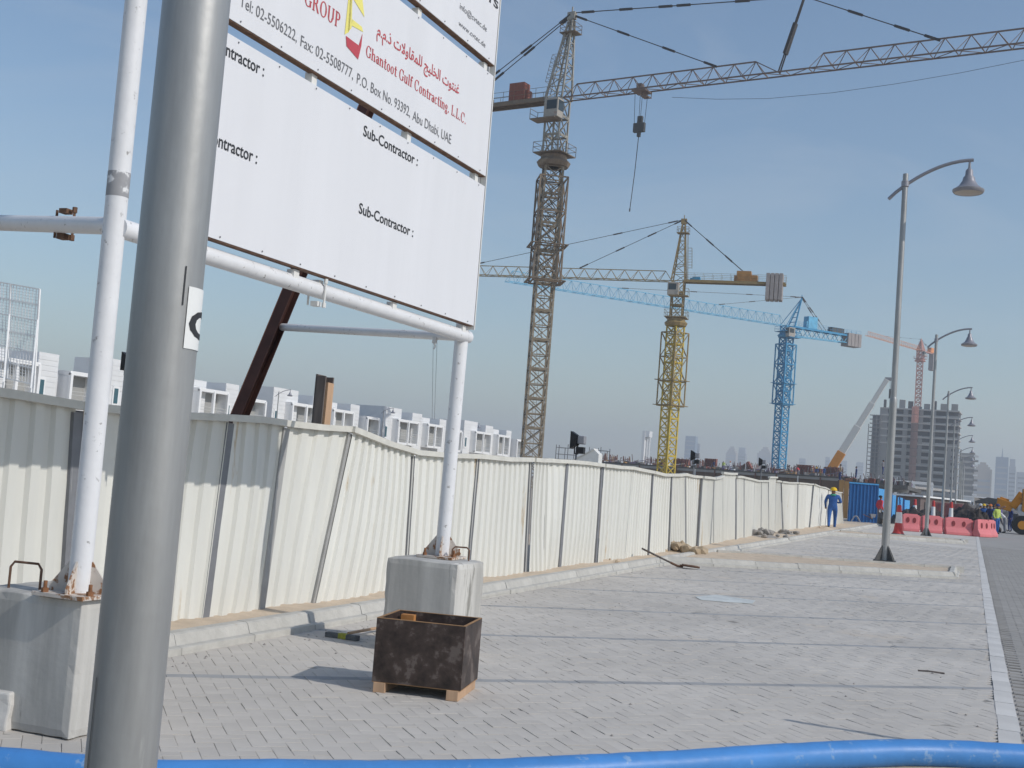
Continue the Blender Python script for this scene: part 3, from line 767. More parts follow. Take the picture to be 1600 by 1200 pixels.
# broom lying on the paving
pb = gz(535, 992, .03); pe = gz(618, 974, .05)
br = thing('push_broom', 'grey and yellow broom head lying by the kerb', 'broom', (pb.x, pb.y, 0))
hl = (gz(560, 995, .03) - gz(510, 988, .03)); ang = math.atan2(hl.y, hl.x)
bw = hl.length
part('bristles', MB().box((0, 0, .02), (bw, .055, .04), ang), mat('broom_grey', (.13, .14, .15), .95, var=.3, scale=40, bump=.8, bscale=150), br, bevel=.006)
part('bristle_band', MB().box((.01, 0, .021), (bw * .26, .058, .043), ang), mat('broom_yellow', (.33, .33, .06), .95, var=.3, scale=40), br, bevel=.006)
part('handle', MB().tube([(.04, .02, .045), pe - pb + Vector((.0, 0, .02)), (pe - pb) * 2.0 + Vector((0, 0, .01))], .012, 8), m_wood, br, smooth=True)
# shovel
a = gz(1003, 857, .14); b = gz(1058, 885, .02); c = gz(1080, 888, .02)
b = Vector((b.x, b.y, .03)); a = at(1003, 857, 20.9)
sh = thing('shovel', 'shovel lying across the paving with its handle on the kerb', 'shovel', (b.x, b.y, 0))
part('handle', MB().tube([a - Vector(sh.location), (0, 0, .03)], .017, 8), m_oldwood, sh, smooth=True)
part('socket', MB().tube([(a - b) * .18 + Vector((0, 0, .03)), (0, 0, .03), (.1, .02, .02)], [.02, .021, .014], 8), m_rust, sh, smooth=True)
bl_ = MB()
for i in range(7):
    u = i / 6; x = .06 + .33 * u; hw = .12 * (1 if u < .6 else math.cos((u - .6) / .4 * math.pi / 2) + .02)
    for j in range(5):
        v = j / 4 * 2 - 1; bl_.v.append((x, v * hw, .02 + .03 * v * v + .015 * (1 - u)))
bl_.f = [(i * 5 + j, i * 5 + j + 1, (i + 1) * 5 + j + 1, (i + 1) * 5 + j) for i in range(6) for j in range(4)]; bl_.m = [0] * len(bl_.f)
o = part('blade', bl_, m_rust, sh, rz=.05, smooth=True); s_ = o.modifiers.new('thick', 'SOLIDIFY'); s_.thickness = .003
# blue lay-flat hose
hp_ = [(-400, 1205), (-150, 1193), (0, 1197), (140, 1209), (250, 1215), (400, 1215), (550, 1215), (700, 1213), (800, 1210), (950, 1202), (1100, 1193), (1250, 1182), (1350, 1178), (1450, 1177), (1600, 1184), (1800, 1198), (2100, 1215)]
pts = []; rr = []
for i in range(len(hp_) - 1):
    for k in range(6):
        u = k / 6
        P_ = [Vector((*hp_[max(0, min(len(hp_) - 1, i + j))], 0)) for j in (-1, 0, 1, 2)]
        q = .5 * ((2 * P_[1]) + (-P_[0] + P_[2]) * u + (2 * P_[0] - 5 * P_[1] + 4 * P_[2] - P_[3]) * u * u + (-P_[0] + 3 * P_[1] - 3 * P_[2] + P_[3]) * u ** 3)
        g = gz(q.x, q.y, .07); g.z += .006 * nz(g.x, g.y, 2.1, 5); pts.append(g); rr.append(.072 + .005 * nz(g.x, g.y, 3) + .003 * nz(g.x, g.y, 9, 2))
hose = part('water_hose', MB().tube(pts, rr, 22), m_hose, smooth=True)
tag(hose, 'thick blue water hose lying across the bottom of the scene', 'hose')
sv = []
for p in pts: sv += [(p.x, p.y, .006), (p.x * .93, p.y - .35, .02 + .02 * nz(p.x, p.y, 3)), (p.x * .8, p.y - .95, .015)]
struct('sand_drift', MB().add(sv, [q for i in range(len(pts) - 1) for q in ((3 * i, 3 * i + 3, 3 * i + 4, 3 * i + 1), (3 * i + 1, 3 * i + 4, 3 * i + 5, 3 * i + 2))]), m_sand, smooth=True)
# broken kerb piece at the left edge
kp = gz(2, 1140, 0)
bm = bmesh.new(); bmesh.ops.create_cube(bm, size=1); bmesh.ops.subdivide_edges(bm, edges=bm.edges[:], cuts=5, use_grid_fill=True)
for v in bm.verts:
    p = Vector((v.co.x * .5, v.co.y * .22, (v.co.z + .5) * .185)); p += Vector((1, 1, .5)) * .014 * mnoise.noise(p * 12); v.co = p
me = bpy.data.meshes.new('kerb_piece'); bm.to_mesh(me); bm.free(); me.materials.append(m_strip)
o = part('kerb_piece', me, None, None, (kp.x - .22, kp.y + .04, -.005), .2, bevel=.01); tag(o, 'pale broken kerb stone in front of the left concrete block', 'kerb stone')
# clod and rubble heaps by the fence
def heap(label, cx, cy, rad, n, m, seed, size=(.05, .16), cat='rubble heap'):
    r_ = random.Random(seed); t = thing('rubble_heap', label, cat, (cx, cy, .08))
    mb = MB()
    N = 14; vs = []
    for j in range(N + 1):
        for i in range(N + 1):
            x = (i / N * 2 - 1) * rad; y = (j / N * 2 - 1) * rad; d_ = math.hypot(x, y) / rad
            vs.append((x * 1.0, y, max(-.12, .22 * rad * (1 - d_ ** 1.3) + .05 * nz(x + seed, y, 5) - .05)))
    mb.add(vs, [(j * (N + 1) + i, j * (N + 1) + i + 1, (j + 1) * (N + 1) + i + 1, (j + 1) * (N + 1) + i) for j in range(N) for i in range(N)])
    part('mound', mb, m, t, smooth=True)
    for k in range(n):
        a = r_.random() * 6.28; q = r_.random() ** .7 * rad * .9; s = r_.uniform(*size)
        bm = bmesh.new(); bmesh.ops.create_icosphere(bm, subdivisions=1, radius=s)
        for v in bm.verts: v.co *= .75 + .45 * r_.random(); v.co.z *= .75
        me = bpy.data.meshes.new('clod'); bm.to_mesh(me); bm.free(); me.materials.append(m)
        part('clod', me, None, t, (q * math.cos(a), q * math.sin(a), .2 * rad * (1 - q / rad) + s * .25))
    return t
p = gz(1062, 862, .1); heap('heap of dry clods at the fence foot beside the planter island', p.x - .1, p.y, .62, 26, m_dirt, 4, (.05, .17))
p = gz(1185, 838, .1); heap('low grey rubble heap at the middle of the fence foot', p.x + .1, p.y, .8, 16, m_stone, 6, (.06, .16))
p = gz(1225, 834, .1); heap('small dark rubble heap at the fence foot, farther than the grey one', p.x + .1, p.y, .6, 10, m_stone, 9, (.05, .13))
p = gz(950, 876, .1); heap('small sand spill at the fence foot behind the kerb', p.x - .12, p.y - .2, .45, 5, m_sand, 12, (.02, .05), 'sand heap')
p = gz(1282, 826, .1); heap('sand heap at the fence foot beside the walking worker', p.x + .2, p.y, .7, 3, m_sand, 15, (.03, .06), 'sand heap')
# stake shadows come from a thin survey post standing right of the view
p = gz(1410, 1151, 0); q = gz(1230, 1125, 0); d = (p - q).normalized()
base = q + Vector((tosun.x, tosun.y, 0)).normalized() * 2.2
sp = thing('marker_post', 'thin steel marker post standing at the roadside out of view', 'post', (base.x, base.y, 0))
part('shaft', MB().tube([(0, 0, -.05), (0, 0, 2.2 * math.tan(R(SUN_EL)))], .028, 8), m_fpost, sp)

sc_p = [gz(*q) for q in ((1086, 933), (1120, 930), (1180, 939), (1176, 944), (1130, 941), (1095, 938))]
o = part('plastic_scrap', MB().prism([(p.x - sc_p[0].x, p.y - sc_p[0].y, 0) for p in sc_p], (0, 0, .004)), mat('pale_scrap', (.58, .60, .58), .6, var=.2, scale=3), None, (sc_p[0].x, sc_p[0].y, .004))
tag(o, 'pale flat scrap of plastic lying on the paving between two dark lines', 'scrap')
q = gz(1452, 1051); o = part('stick', MB().tube([(-.09, .02, .008), (0, 0, .012), (.12, -.02, .008)], .007, 6), m_oldwood, None, (q.x, q.y, 0), .3); tag(o, 'short dry stick on the paving near the edge strip', 'stick')
peb = MB()
for k in range(230):
    x = rnd.uniform(-4.8, .1); y = 3.5 + 22 * rnd.random() ** 1.6; r_ = rnd.uniform(.004, .014)
    if rnd.random() < .5: x = KX + abs(rnd.gauss(0, .18)) + .02
    vs = [(x + r_ * math.cos(a) * rnd.uniform(.7, 1.2), y + r_ * math.sin(a), .0) for a in (0, 1.26, 2.5, 3.8, 5.0)] + [(x, y, r_ * .9)]
    peb.add(vs, [(i, (i + 1) % 5, 5) for i in range(5)])
tag(part('pebbles', peb, m_stone, pavement), kind='stuff')
# floodlights behind the fence
m_blk = mat('black_metal', (.018, .018, .02), .5, var=.2)
m_gal = mat('grey_metal_side', (.30, .30, .32), .5, .2, var=.1)
def floodlight(label, px, py, Y, size, first=None):
    c = at(px, py, Y)
    if first: return dup(first, (c.x, Y, c.z), None, label, scale=size)
    t = thing('floodlight', label, 'floodlight', (c.x, Y, c.z), 0, 'black floodlights behind the fence'); t.scale = (size,) * 3
    a = .5
    part('hood', MB().add([(-.42, -.3, -.55), (-.42, .3, -.55), (-.42, .3, .55), (-.42, -.3, .55), (.02, -.28, -.28), (.02, .28, -.28), (.02, .28, .3), (.02, -.28, .3)],
         [(0, 1, 5, 4), (1, 2, 6, 5), (2, 3, 7, 6), (3, 0, 4, 7), (0, 1, 2, 3)]), m_blk, t)
    part('housing', MB().box((.26, 0, .03), (.46, .5, .52)), m_gal, t, bevel=.06)
    part('yoke', MB().bar((-.1, -.32, 0), (-.05, -.32, -.85), .06).bar((-.1, .32, 0), (-.05, .32, -.85), .06).bar((-.05, -.34, -.85), (-.05, .34, -.85), .07), m_blk, t)
    part('control_box', MB().box((.22, 0, -.62), (.5, .4, .42)), m_blk, t)
    part('mast', MB().tube([(-.05, 0, -.85), (-.05, 0, -6)], .06, 8), m_fpost, t)
    return t
fl = floodlight('big black floodlight above the fence, right of the tallest crane mast', 903, 688, 24, .33)
floodlight('black floodlight above the fence between the yellow and the blue crane', 1086, 712, 45, .36, fl)
floodlight('small black floodlight above the fence, left of the blue crane', 1191, 722, 62, .40, fl)
floodlight('black floodlight half hidden behind the close lamp post', 203, 565, 13, .22, fl)
# white tapered chute beyond the fence
p = at(893, 722, 27); q = at(936, 703, 27)
ch = thing('white_beam', 'white tapered steel beam lying behind the fence beside the big floodlight', 'beam', (p.x, 27, 0))
part('web', MB().prism([(-.05, 0, p.z - .6), (q.x - p.x, 0, q.z - .55), (q.x - p.x, 0, q.z - .1), (q.x - p.x - .12, 0, q.z), (-.05, 0, p.z)], (0, .3, 0)), m_frame, ch)
part('flange', MB().bar((-.05, .15, p.z + .012), (q.x - p.x - .12, .15, q.z + .012), .36, .022), m_frame, ch)

# ================================================================== TOWER CRANES
def lattice_face(mb, p00, p10, p01, p11, w_, kx=1):
    """an X-braced rectangle between four corner points (bottom l, bottom r, top l, top r)"""
    for k in range(kx):
        a = p00.lerp(p01, k / kx); b = p10.lerp(p11, k / kx); c = p00.lerp(p01, (k + 1) / kx); d = p10.lerp(p11, (k + 1) / kx)
        mb.bar(a, d, w_).bar(b, c, w_).bar(c, d, w_ * 1.1)
def mast_section(wd, h, leg, brace, m, kx=2):
    mb = MB(); hw = wd / 2 - leg / 2
    C4 = [Vector((x * hw, y * hw, 0)) for x, y in ((-1, -1), (1, -1), (1, 1), (-1, 1))]
    up = Vector((0, 0, h))
    for c in C4: mb.bar(c, c + up, leg)
    for i in range(4):
        a, b = C4[i], C4[(i + 1) % 4]
        lattice_face(mb, a, b, a + up, b + up, brace, kx)
        mb.bar(a + Vector((0, 0, .12)), b + Vector((0, 0, .12)), brace * 1.5)
    # ladder inside
    for s_ in (-.18, .18): mb.bar((s_, hw * .5, 0), (s_, hw * .5, h), .04)
    for k in range(int(h / .5)): mb.bar((-.18, hw * .5, .25 + k * .5), (.18, hw * .5, .25 + k * .5), .03)
    return mb.mesh('mast_section', m)
def railing(mb, pts, z, h=1.05, w_=.045, closed=False):
    n = len(pts)
    for i in range(n - (0 if closed else 1)):
        p = Vector((*pts[i], z)); q = Vector((*pts[(i + 1) % n], z)); k = max(1, int((q - p).length / 1.3))
        for j in range(k + 1):
            a = p.lerp(q, j / k); mb.bar(a, a + Vector((0, 0, h)), w_)
        for hh in (h * .5, h): mb.bar(p + Vector((0, 0, hh)), q + Vector((0, 0, hh)), w_)
def jib_truss(L, wd, ht, m, seg=2.2, chord=.12, br=.06, notch=None, name='jib', x0=0.0):
    mb = MB(); n = int(round(L / seg)); s = L / n
    def brk(a, b): mb.bar((a, -wd / 2, 0), (b, -wd / 2, 0), chord).bar((a, wd / 2, 0), (b, wd / 2, 0), chord)
    brk(x0, x0 + L)
    for i in range(n + 1):
        x = x0 + i * s; mb.bar((x, -wd / 2, 0), (x, wd / 2, 0), br)
        if i < n: mb.bar((x, -wd / 2 * (-1) ** i, 0), (x + s, wd / 2 * (-1) ** i, 0), br)
    tops = []
    for i in range(n):
        x = x0 + (i + .5) * s
        if notch and abs(x - notch) < 1.9: continue
        t = Vector((x, 0, ht)); tops.append(x)
        for y in (-wd / 2, wd / 2):
            mb.bar((x - s / 2, y, 0), t, br).bar((x + s / 2, y, 0), t, br)
    for i in range(len(tops) - 1):
        if tops[i + 1] - tops[i] < s * 1.6: mb.bar((tops[i], 0, ht), (tops[i + 1], 0, ht), chord)
        else:
            mb.bar((tops[i], 0, ht), (notch - .2, 0, .1), chord * .7)
    return mb
def rope(p, q, r_=.035, links=(), lm=.09):
    p, q = Vector(p), Vector(q); mb = MB().bar(p, q, r_ * 2)
    d = (q - p)
    for t in links:
        c = p + d * t; u = d.normalized() * .75; mb.bar(c - u, c + u, r_ * 5.2)
    return mb
def steel(name, c, c2, thr=.6): return mat(name, c, .6, .1, var=.2, scale=1.2, col2=c2, thr=thr, scale2=.8)
m_c1 = steel('crane_grey_ochre', (.235, .19, .135), (.36, .33, .28), .55)
m_c1h = steel('crane_pale_grey', (.33, .31, .27), (.24, .20, .15))
m_c1d = steel('crane_dull_brown', (.20, .15, .105), (.27, .22, .16))
m_jib1 = steel('jib_brown_red', (.20, .145, .12), (.23, .20, .165))
m_cab = mat('cab_offwhite', (.36, .33, .29), .5, var=.15, col2=(.33, .19, .14), thr=.6, scale2=1.5)
m_rope = mat('dark_rope', (.07, .065, .065), .7, .2, var=.2)
m_rustbox = mat('rust_red_box', (.26, .09, .06), .7, var=.2)
m_c2 = steel('crane_yellow', (.52, .38, .045), (.34, .25, .07))
m_c2d = steel('crane_ochre', (.28, .20, .085), (.36, .28, .13))
m_cw = mat('counterweight_concrete', (.32, .29, .28), .9, var=.15, scale=1)
m_orange = mat('machinery_orange', (.36, .18, .05), .6, var=.25, scale=1)
m_blue = steel('crane_blue', (.055, .27, .47), (.085, .33, .53))
m_blue2 = steel('crane_light_blue', (.13, .40, .60), (.19, .47, .66))
m_c4 = steel('crane_orange', (.72, .27, .08), (.66, .33, .16))
m_c4p = steel('mast_pink_red', (.55, .26, .20), (.60, .42, .36))
m_winglass = mat('dark_glass', (.035, .05, .06), .15, var=.1)

def tower_crane(label, loc_, az, mrz, wd, z_slew, z_jib, z_apex, jibL, jw, jh, cL, mats, section=3.0, cage=None, notch=None,
                apex_x=0.3, pend=(), cpend=None, cab_side=1, leg=.17, brace=.085, midmast=None, cw=None, boxes=(), trolley=None, kind='cathead', extra_w=0):
    t = thing('tower_crane', label, 'tower crane', loc_, az, 'tower cranes over the building site')
    mm, md, mj, mc, mt = mats[:5]; mu = mats[5] if len(mats) > 5 else mm
    n = max(1, int(round(z_slew / section))); sh_ = z_slew / n
    me = mast_section(wd, sh_, leg, brace, mm)
    for k in range(n): part('mast_section', me, None, t, (0, 0, k * sh_), mrz)
    if cage:
        zc, hc, cwid = cage; mb = MB(); hw = cwid / 2
        for x, y in ((-1, -1), (1, -1), (1, 1), (-1, 1)): mb.bar((x * hw, y * hw, zc), (x * hw, y * hw, zc + hc), leg * .8)
        C4 = [Vector((x * hw, y * hw, 0)) for x, y in ((-1, -1), (1, -1), (1, 1), (-1, 1))]
        for i in range(4):
            a, b = C4[i], C4[(i + 1) % 4]
            for k in range(4):
                z_ = zc + hc * k / 3; mb.bar(a + Vector((0, 0, z_)), b + Vector((0, 0, z_)), brace * 1.4)
            for k in range(3):
                z_ = Vector((0, 0, zc + hc * k / 3)); z2 = Vector((0, 0, zc + hc * (k + 1) / 3)); mb.bar(a + z_, b + z2, brace); mb.bar(b + z_, a + z2, brace)
        for zz in (zc + .1, zc + hc * .35):
            mb.box((0, 0, zz), (cwid + .5, cwid + .5, .12)) if False else None
            for i in range(4):
                a, b = C4[i] * 1.25, C4[(i + 1) % 4] * 1.25; mb.bar(a + Vector((0, 0, zz)), b + Vector((0, 0, zz)), .30, .08)
        part('climbing_cage', mb, md, t, rz=mrz)
    hw = wd / 2
    part('slewing_ring', MB().lathe([(.6, z_slew), (hw * 1.55, z_slew + .05), (hw * 1.75, z_slew + .5), (hw * 1.35, z_slew + .9), (hw * 1.35, z_slew + 1.25), (.6, z_slew + 1.3)], 12), md, t)
    zb = z_slew + 1.3
    # platform with railing round the ring
    mb = MB(); pw = wd * .80
    mb.box((0, 0, zb + .05), (pw * 2, pw * 2, .1)); railing(mb, [(-pw, -pw), (pw, -pw), (pw, pw), (-pw, pw)], zb + .1, closed=True)
    part('platform', mb, md, t)
    # slewing tower between ring and jib root
    nseg = max(1, int(round((z_jib - zb) / 2.2))); shh = (z_jib - zb) / nseg
    me2 = mast_section(wd * .95, shh, leg * .85, brace, mu, 1)
    for k in range(nseg): part('slewing_tower', me2, None, t, (0, 0, zb + k * shh))
    # cab
    cy = cab_side * (wd * .5 + .55)
    cb = part('cab', MB().box((.5, cy, z_jib - 1.45), (1.7, 1.25, 2.0)), mc, t, bevel=.06)
    wn = MB().box((1.36, cy, z_jib - 1.2), (.02, 1.0, 1.1)).box((.6, cy + cab_side * .635, z_jib - 1.15), (1.2, .02, .95)).box((.6, cy - cab_side * .635, z_jib - 1.15), (1.0, .02, .8))
    part('cab_window', wn, m_winglass, cb)
    mb = MB().box((-.4, cy, z_jib - 2.52), (3.0, 1.6, .1)); railing(mb, [(-1.9, cy - .75), (-1.9, cy + .75), (-.5, cy + .75)], z_jib - 2.47)
    part('cab_platform', mb, md, t)
    # tower head
    mb = MB(); ax = Vector((apex_x, 0, z_apex - .3)); hw2 = wd * .5
    base4 = [Vector((x * hw2, y * hw2, z_jib)) for x, y in ((-1, -1), (1, -1), (1, 1), (-1, 1))]
    if kind == 'cathead':
        top4 = [ax + Vector((x * .22, y * .22, -.5)) for x, y in ((-1, -1), (1, -1), (1, 1), (-1, 1))]
        for a, b in zip(base4, top4): mb.bar(a, b, leg * .9)
        nn = 7
        for i in range(4):
            for k in range(nn):
                f0, f1 = k / nn, (k + 1) / nn
                a0, b0_ = base4[i].lerp(top4[i], f0), base4[(i + 1) % 4].lerp(top4[(i + 1) % 4], f0)
                a1, b1 = base4[i].lerp(top4[i], f1), base4[(i + 1) % 4].lerp(top4[(i + 1) % 4], f1)
                mb.bar(a0, b1, brace * .8) if k % 2 else mb.bar(b0_, a1, brace * .8)
                mb.bar(a1, b1, brace * .8)
        mb.box(ax, (.9, .5, .8)).bar(ax + Vector((0, 0, .2)), ax + Vector((0, 0, 1.0)), .12)
        hd = part('tower_head', mb, mu, t)
        mb = MB().box(ax + Vector((0, 0, -1.9)), (1.9, 1.5, .08)); railing(mb, [(ax.x - .9, -.7), (ax.x + .9, -.7), (ax.x + .9, .7), (ax.x - .9, .7)], ax.z - 1.86, .9, .04, True)
        # caged ladder on the counter-jib side
        for y in (-.25, .25): mb.bar(base4[0] + Vector((-.35, y + hw2, 0)), ax + Vector((-.75, y, -2)), .05)
        for k in range(18):
            c = (base4[0] + Vector((-.35, hw2, 0))).lerp(ax + Vector((-.75, 0, -2)), k / 17); mb.bar(c + Vector((0, -.25, 0)), c + Vector((0, .25, 0)), .035)
            if 4 < k < 13:
                for s_ in (-.35, .35): mb.bar(c + Vector((0, s_, 0)), c + Vector((-.65, s_, 0)), .03)
                mb.bar(c + Vector((-.65, -.35, 0)), c + Vector((-.65, .35, 0)), .03)
        for s_ in (-.35, .35):
            c = (base4[0] + Vector((-.35, hw2, 0))); e = ax + Vector((-.75, 0, -2)); mb.bar(c.lerp(e, .29) + Vector((-.65, s_, 0)), c.lerp(e, .7) + Vector((-.65, s_, 0)), .035)
        part('ladder_cage', mb, md, t)
    else:
        top = ax; mb.bar(base4[0], top, leg).bar(base4[3], top, leg).bar(base4[1].lerp(base4[2], .0), top, leg * .5).bar(base4[2], top, leg * .5)
        for k in range(1, 6): mb.bar(base4[0].lerp(top, k / 6), base4[3].lerp(top, k / 6), brace)
        mb.bar(top, top + Vector((0, 0, .8)), .12)
        part('tower_head', mb, mm, t)
    # jib
    part('jib', jib_truss(jibL, jw, jh, mj, notch=notch, x0=wd * .5), mj, t, (0, 0, z_jib))
    # counter-jib deck
    mb = MB(); x0 = -wd * .5
    for y in (-.75, .75): mb.bar((x0, y, z_jib + .05), (-cL, y, z_jib + .05), .16, .42)
    k = int(cL / 1.6)
    for i in range(k): mb.bar((-cL + (cL + x0) * i / k, -.75, z_jib), (-cL + (cL + x0) * (i + .5) / k, .75, z_jib), .08)
    mb.box(((x0 - cL) / 2, 0, z_jib + .24), (cL + x0 - .1, 1.3, .04))
    railing(mb, [(x0, -.78), (-cL, -.78)], z_jib + .26, 1.05, .035); railing(mb, [(x0, .78), (-cL, .78)], z_jib + .26, 1.05, .035)
    part('counter_jib', mb, md, t)
    if kind == 'aframe':
        mb = MB(); nb_ = 7; dz = -1.9
        for y in (-.75, .75):
            mb.bar((x0, y, z_jib + dz), (-cL + 1, y, z_jib + dz * .8), .16)
            for i in range(nb_):
                a0 = x0 + (-cL + 1 - x0) * i / nb_; a1 = x0 + (-cL + 1 - x0) * (i + 1) / nb_
                mb.bar((a0, y, z_jib), ((a0 + a1) / 2, y, z_jib + dz * .9), .11).bar(((a0 + a1) / 2, y, z_jib + dz * .9), (a1, y, z_jib), .11)
        part('counter_truss', mb, mj, t)
    for (x, ln, hh, wdt, m) in boxes:
        part('machinery_box', MB().box((-x, 0, z_jib + .27 + hh / 2), (ln, wdt, hh)).box((-x + ln * .5 + .2, .1, z_jib + .27 + hh * .3), (.35, wdt * .7, hh * .55)), m, t, bevel=.04)
    if cw:
        x, ln, up_, dn = cw; q = ln / 4
        for i in range(4): part('counterweight', MB().box((-x - q * (i + .5), 0, z_jib + (up_ - dn) / 2), (q - .10, 2.3, up_ + dn)), m_cw, t, bevel=.03)
    # pendants
    ap = Vector((apex_x, 0, z_apex))
    if midmast:
        xm, xt, zt = midmast
        foot = (xm, 0, z_jib); tp_ = Vector((xt, 0, zt))
        for y in (-.22, .22): part('jib_mast', rope(Vector((xm, y, z_jib + .1)), tp_ + Vector((0, y * .5, 0)), .055, [.35, .55]), mt, t)
        part('pendant', rope(ap + Vector((.4, 0, 0)), tp_, .04, [.06, .24, .42, .5, .75]), mt, t)
        for xe in pend[1:]: part('pendant', rope(tp_, (xe, 0, z_jib + jh), .04, [.4, .75, .97]), mt, t)
        part('pendant', rope(ap + Vector((.3, 0, -.3)), (pend[0], 0, z_jib + jh), .04, [.05, .36, .68, .96]), mt, t)
    else:
        for xe in pend: part('pendant', rope(ap, (xe, 0, z_jib + jh), .035, [.05, .3, .6, .95]), mt, t)
    for y in (-.55, .55): part('pendant', rope(ap + Vector((-.3, y * .3, -.3)), (cpend if cpend else -cL + 1.5, y, z_jib + .3), .035, [.03, .35, .62]), mt, t)
    if trolley:
        xt, drop, tail = trolley
        mb = MB().box((xt, 0, z_jib - .15), (1.5, jw + .25, .18)).box((xt - .2, 0, z_jib + .35), (.55, .7, .6)).box((xt + .5, 0, z_jib - .75), (.7, .9, .12))
        mb.bar((xt + .2, -jw / 2, z_jib - .1), (xt + .2, -jw / 2, z_jib - .75), .06).bar((xt + .75, jw / 2, z_jib - .1), (xt + .75, jw / 2, z_jib - .75), .06)
        tr = part('trolley', mb, mj, t)
        mb = MB()
        for dx, dy in ((-.75, 0), (-.25, .2), (.2, -.2), (.7, 0)): mb.bar((xt + dx, dy, z_jib - .2), (xt + dx * .8, dy, z_jib - drop), .035)
        part('hoist_rope', mb, mt, t)
        hb = part('hook_block', MB().box((xt, 0, z_jib - drop - .45), (1.25, .4, .95)).box((xt + .05, 0, z_jib - drop + .35), (.55, .35, .75)).box((xt, 0, z_jib - drop - 1.15), (.35, .3, .5)), m_lampbase, t, bevel=.05)
        if tail: part('sling', MB().tube([(xt, 0, z_jib - drop - 1.3), (xt - .15, 0, z_jib - drop - 1.3 - tail * .5), (xt - .4, 0, z_jib - drop - 1.3 - tail)], .04, 6).tube([(xt - .4, 0, z_jib - drop - 1.3 - tail), (xt - .42, 0, z_jib - drop - 1.6 - tail)], .07, 6), mt, hb)
    return t
def zplane(px, py, z): return gz(px, py, z)
def jib_setup(basepx, Y, slewpx, jibpx, apexpx, tippx, cendpx):
    base = at(*basepx, Y); b = Vector((base.x, Y, 0))
    zs = at(*slewpx, Y).z; zj = at(*jibpx, Y).z; za = at(*apexpx, Y).z
    r_ = at(*jibpx, Y); tp_ = zplane(*tippx, zj)
    dv = Vector((tp_.x - b.x, tp_.y - b.y)); az = math.atan2(dv.y, dv.x)
    return b, zs, zj, za, az, dv.length
def along(b, az, zj, px, Ydummy=None):
    """distance along the jib axis that shows at image column px"""
    lo, hi = -60, 140
    fx = lambda s_: (proj((b.x + math.cos(az) * s_, b.y + math.sin(az) * s_, zj)) or (1e9, 0))[0]
    inc = fx(10) > fx(0)
    for _ in range(50):
        mid = (lo + hi) / 2
        if (fx(mid) < px) == inc: lo = mid
        else: hi = mid
    return lo
# 1: the tall grey-ochre crane
b, zs, zj, za, az, L = jib_setup((830, 712), 118, (862, 262), (884, 156), (893, 22), (1600, 71), None)
al = lambda px: along(b, az, zj, px)
xm = al(1217)
mt_ = at(1252, -6, 118)
# top of the intermediate jib mast: above jib point of column ~1250
bx = al(1250); pbx = Vector((b.x + math.cos(az) * bx, b.y + math.sin(az) * bx, 0)); zt = at(1252, -5, pbx.y).z
tower_crane('tallest tower crane, grey ochre, its long jib reaching off the right edge', b, az, R(28) - az, 2.05, zs, zj, za, L + 22, 1.35, 1.5, 17.5,
            (m_c1, m_c1d, m_jib1, m_cab, m_rope, m_c1h), 3.0, leg=.2, brace=.10, cage=(zs - 12.2, 11.0, 2.9), notch=xm + .3, apex_x=.9, pend=(al(1118), al(1462)), midmast=(xm, bx, zt),
            cab_side=-1, boxes=((5.0, 1.9, 2.0, 1.2, m_rustbox), (9.4, 1.1, 1.3, .9, m_lampbase)), cw=(14.3, 3.0, .6, 2.4), trolley=(al(1003), 3.4, 7.4), cpend=-13.5)
t1 = [o for o in COL.objects if o.name.startswith('tower_crane')][-1]
sg = [Vector((al(x) if False else 0, 0, 0)) for x in ()]
pts = []
for px, py in ((1050, 152), (1120, 155), (1200, 154), (1300, 145), (1400, 131), (1500, 114), (1600, 94), (1700, 76)):
    s_ = al(min(px, 1760)); Y_ = b.y + math.sin(az) * s_; p = at(px, py, Y_); q = p - b; c_, n_ = math.cos(-az), math.sin(-az)
    pts.append((q.x * c_ - q.y * n_, q.x * n_ + q.y * c_, q.z))
part('slack_rope', MB().tube(pts, .02, 5), m_rope, t1)
# 2: yellow crane
b, zs, zj, za, az, L = jib_setup((1041, 726), 185, (1054, 510), (1061, 440), (1060, 343), (742, 430), None)
al = lambda px: along(b, az, zj, px)
tower_crane('yellow tower crane with a block of striped counterweights at its right end', b, az, R(62) - az, 2.1, zs, zj, za, L + 8, 1.4, 1.6, abs(al(1226)) + .2,
            (m_c2, m_c2d, m_c2d, m_cab, m_rope, m_c2d), 3.0, cage=(zs - 12.5, 11.5, 3.0), apex_x=-.2, pend=(al(903), L + 1), cab_side=1,
            boxes=((abs(al(1162)), 2.2, 1.6, 1.4, m_orange), (abs(al(1176)), 1.4, 1.0, 1.2, m_orange), (abs(al(1088)), 1.2, .5, .9, m_blue)), cw=(abs(al(1197)), abs(al(1224)) - abs(al(1197)), 1.6, 2.5), cpend=al(1180), leg=.2, brace=.1)
# 3: blue crane
b, zs, zj, za, az, L = jib_setup((1217, 722), 265, (1229, 524), (1231, 510), (1249, 461), (800, 441), None)
al = lambda px: along(b, az, zj, px)
tower_crane('bright blue tower crane with a leaning A-frame head', b, az, R(55) - az, 2.3, zs - .6, zj, za, L, 1.6, 2.2, abs(al(1341)),
            (m_blue, m_blue, m_blue2, m_cab, m_rope), 3.0, cage=(zs - 15, 13, 3.1), apex_x=al(1250), pend=(al(1120), al(960)), cab_side=1,
            boxes=((abs(al(1266)), 2.6, 2.6, 1.6, m_blue2), (abs(al(1306)), 3.6, 1.1, 1.4, m_lampbase)), cw=(abs(al(1320)), 4.0, .6, 2.3), cpend=al(1288), kind='aframe', leg=.26, brace=.13)
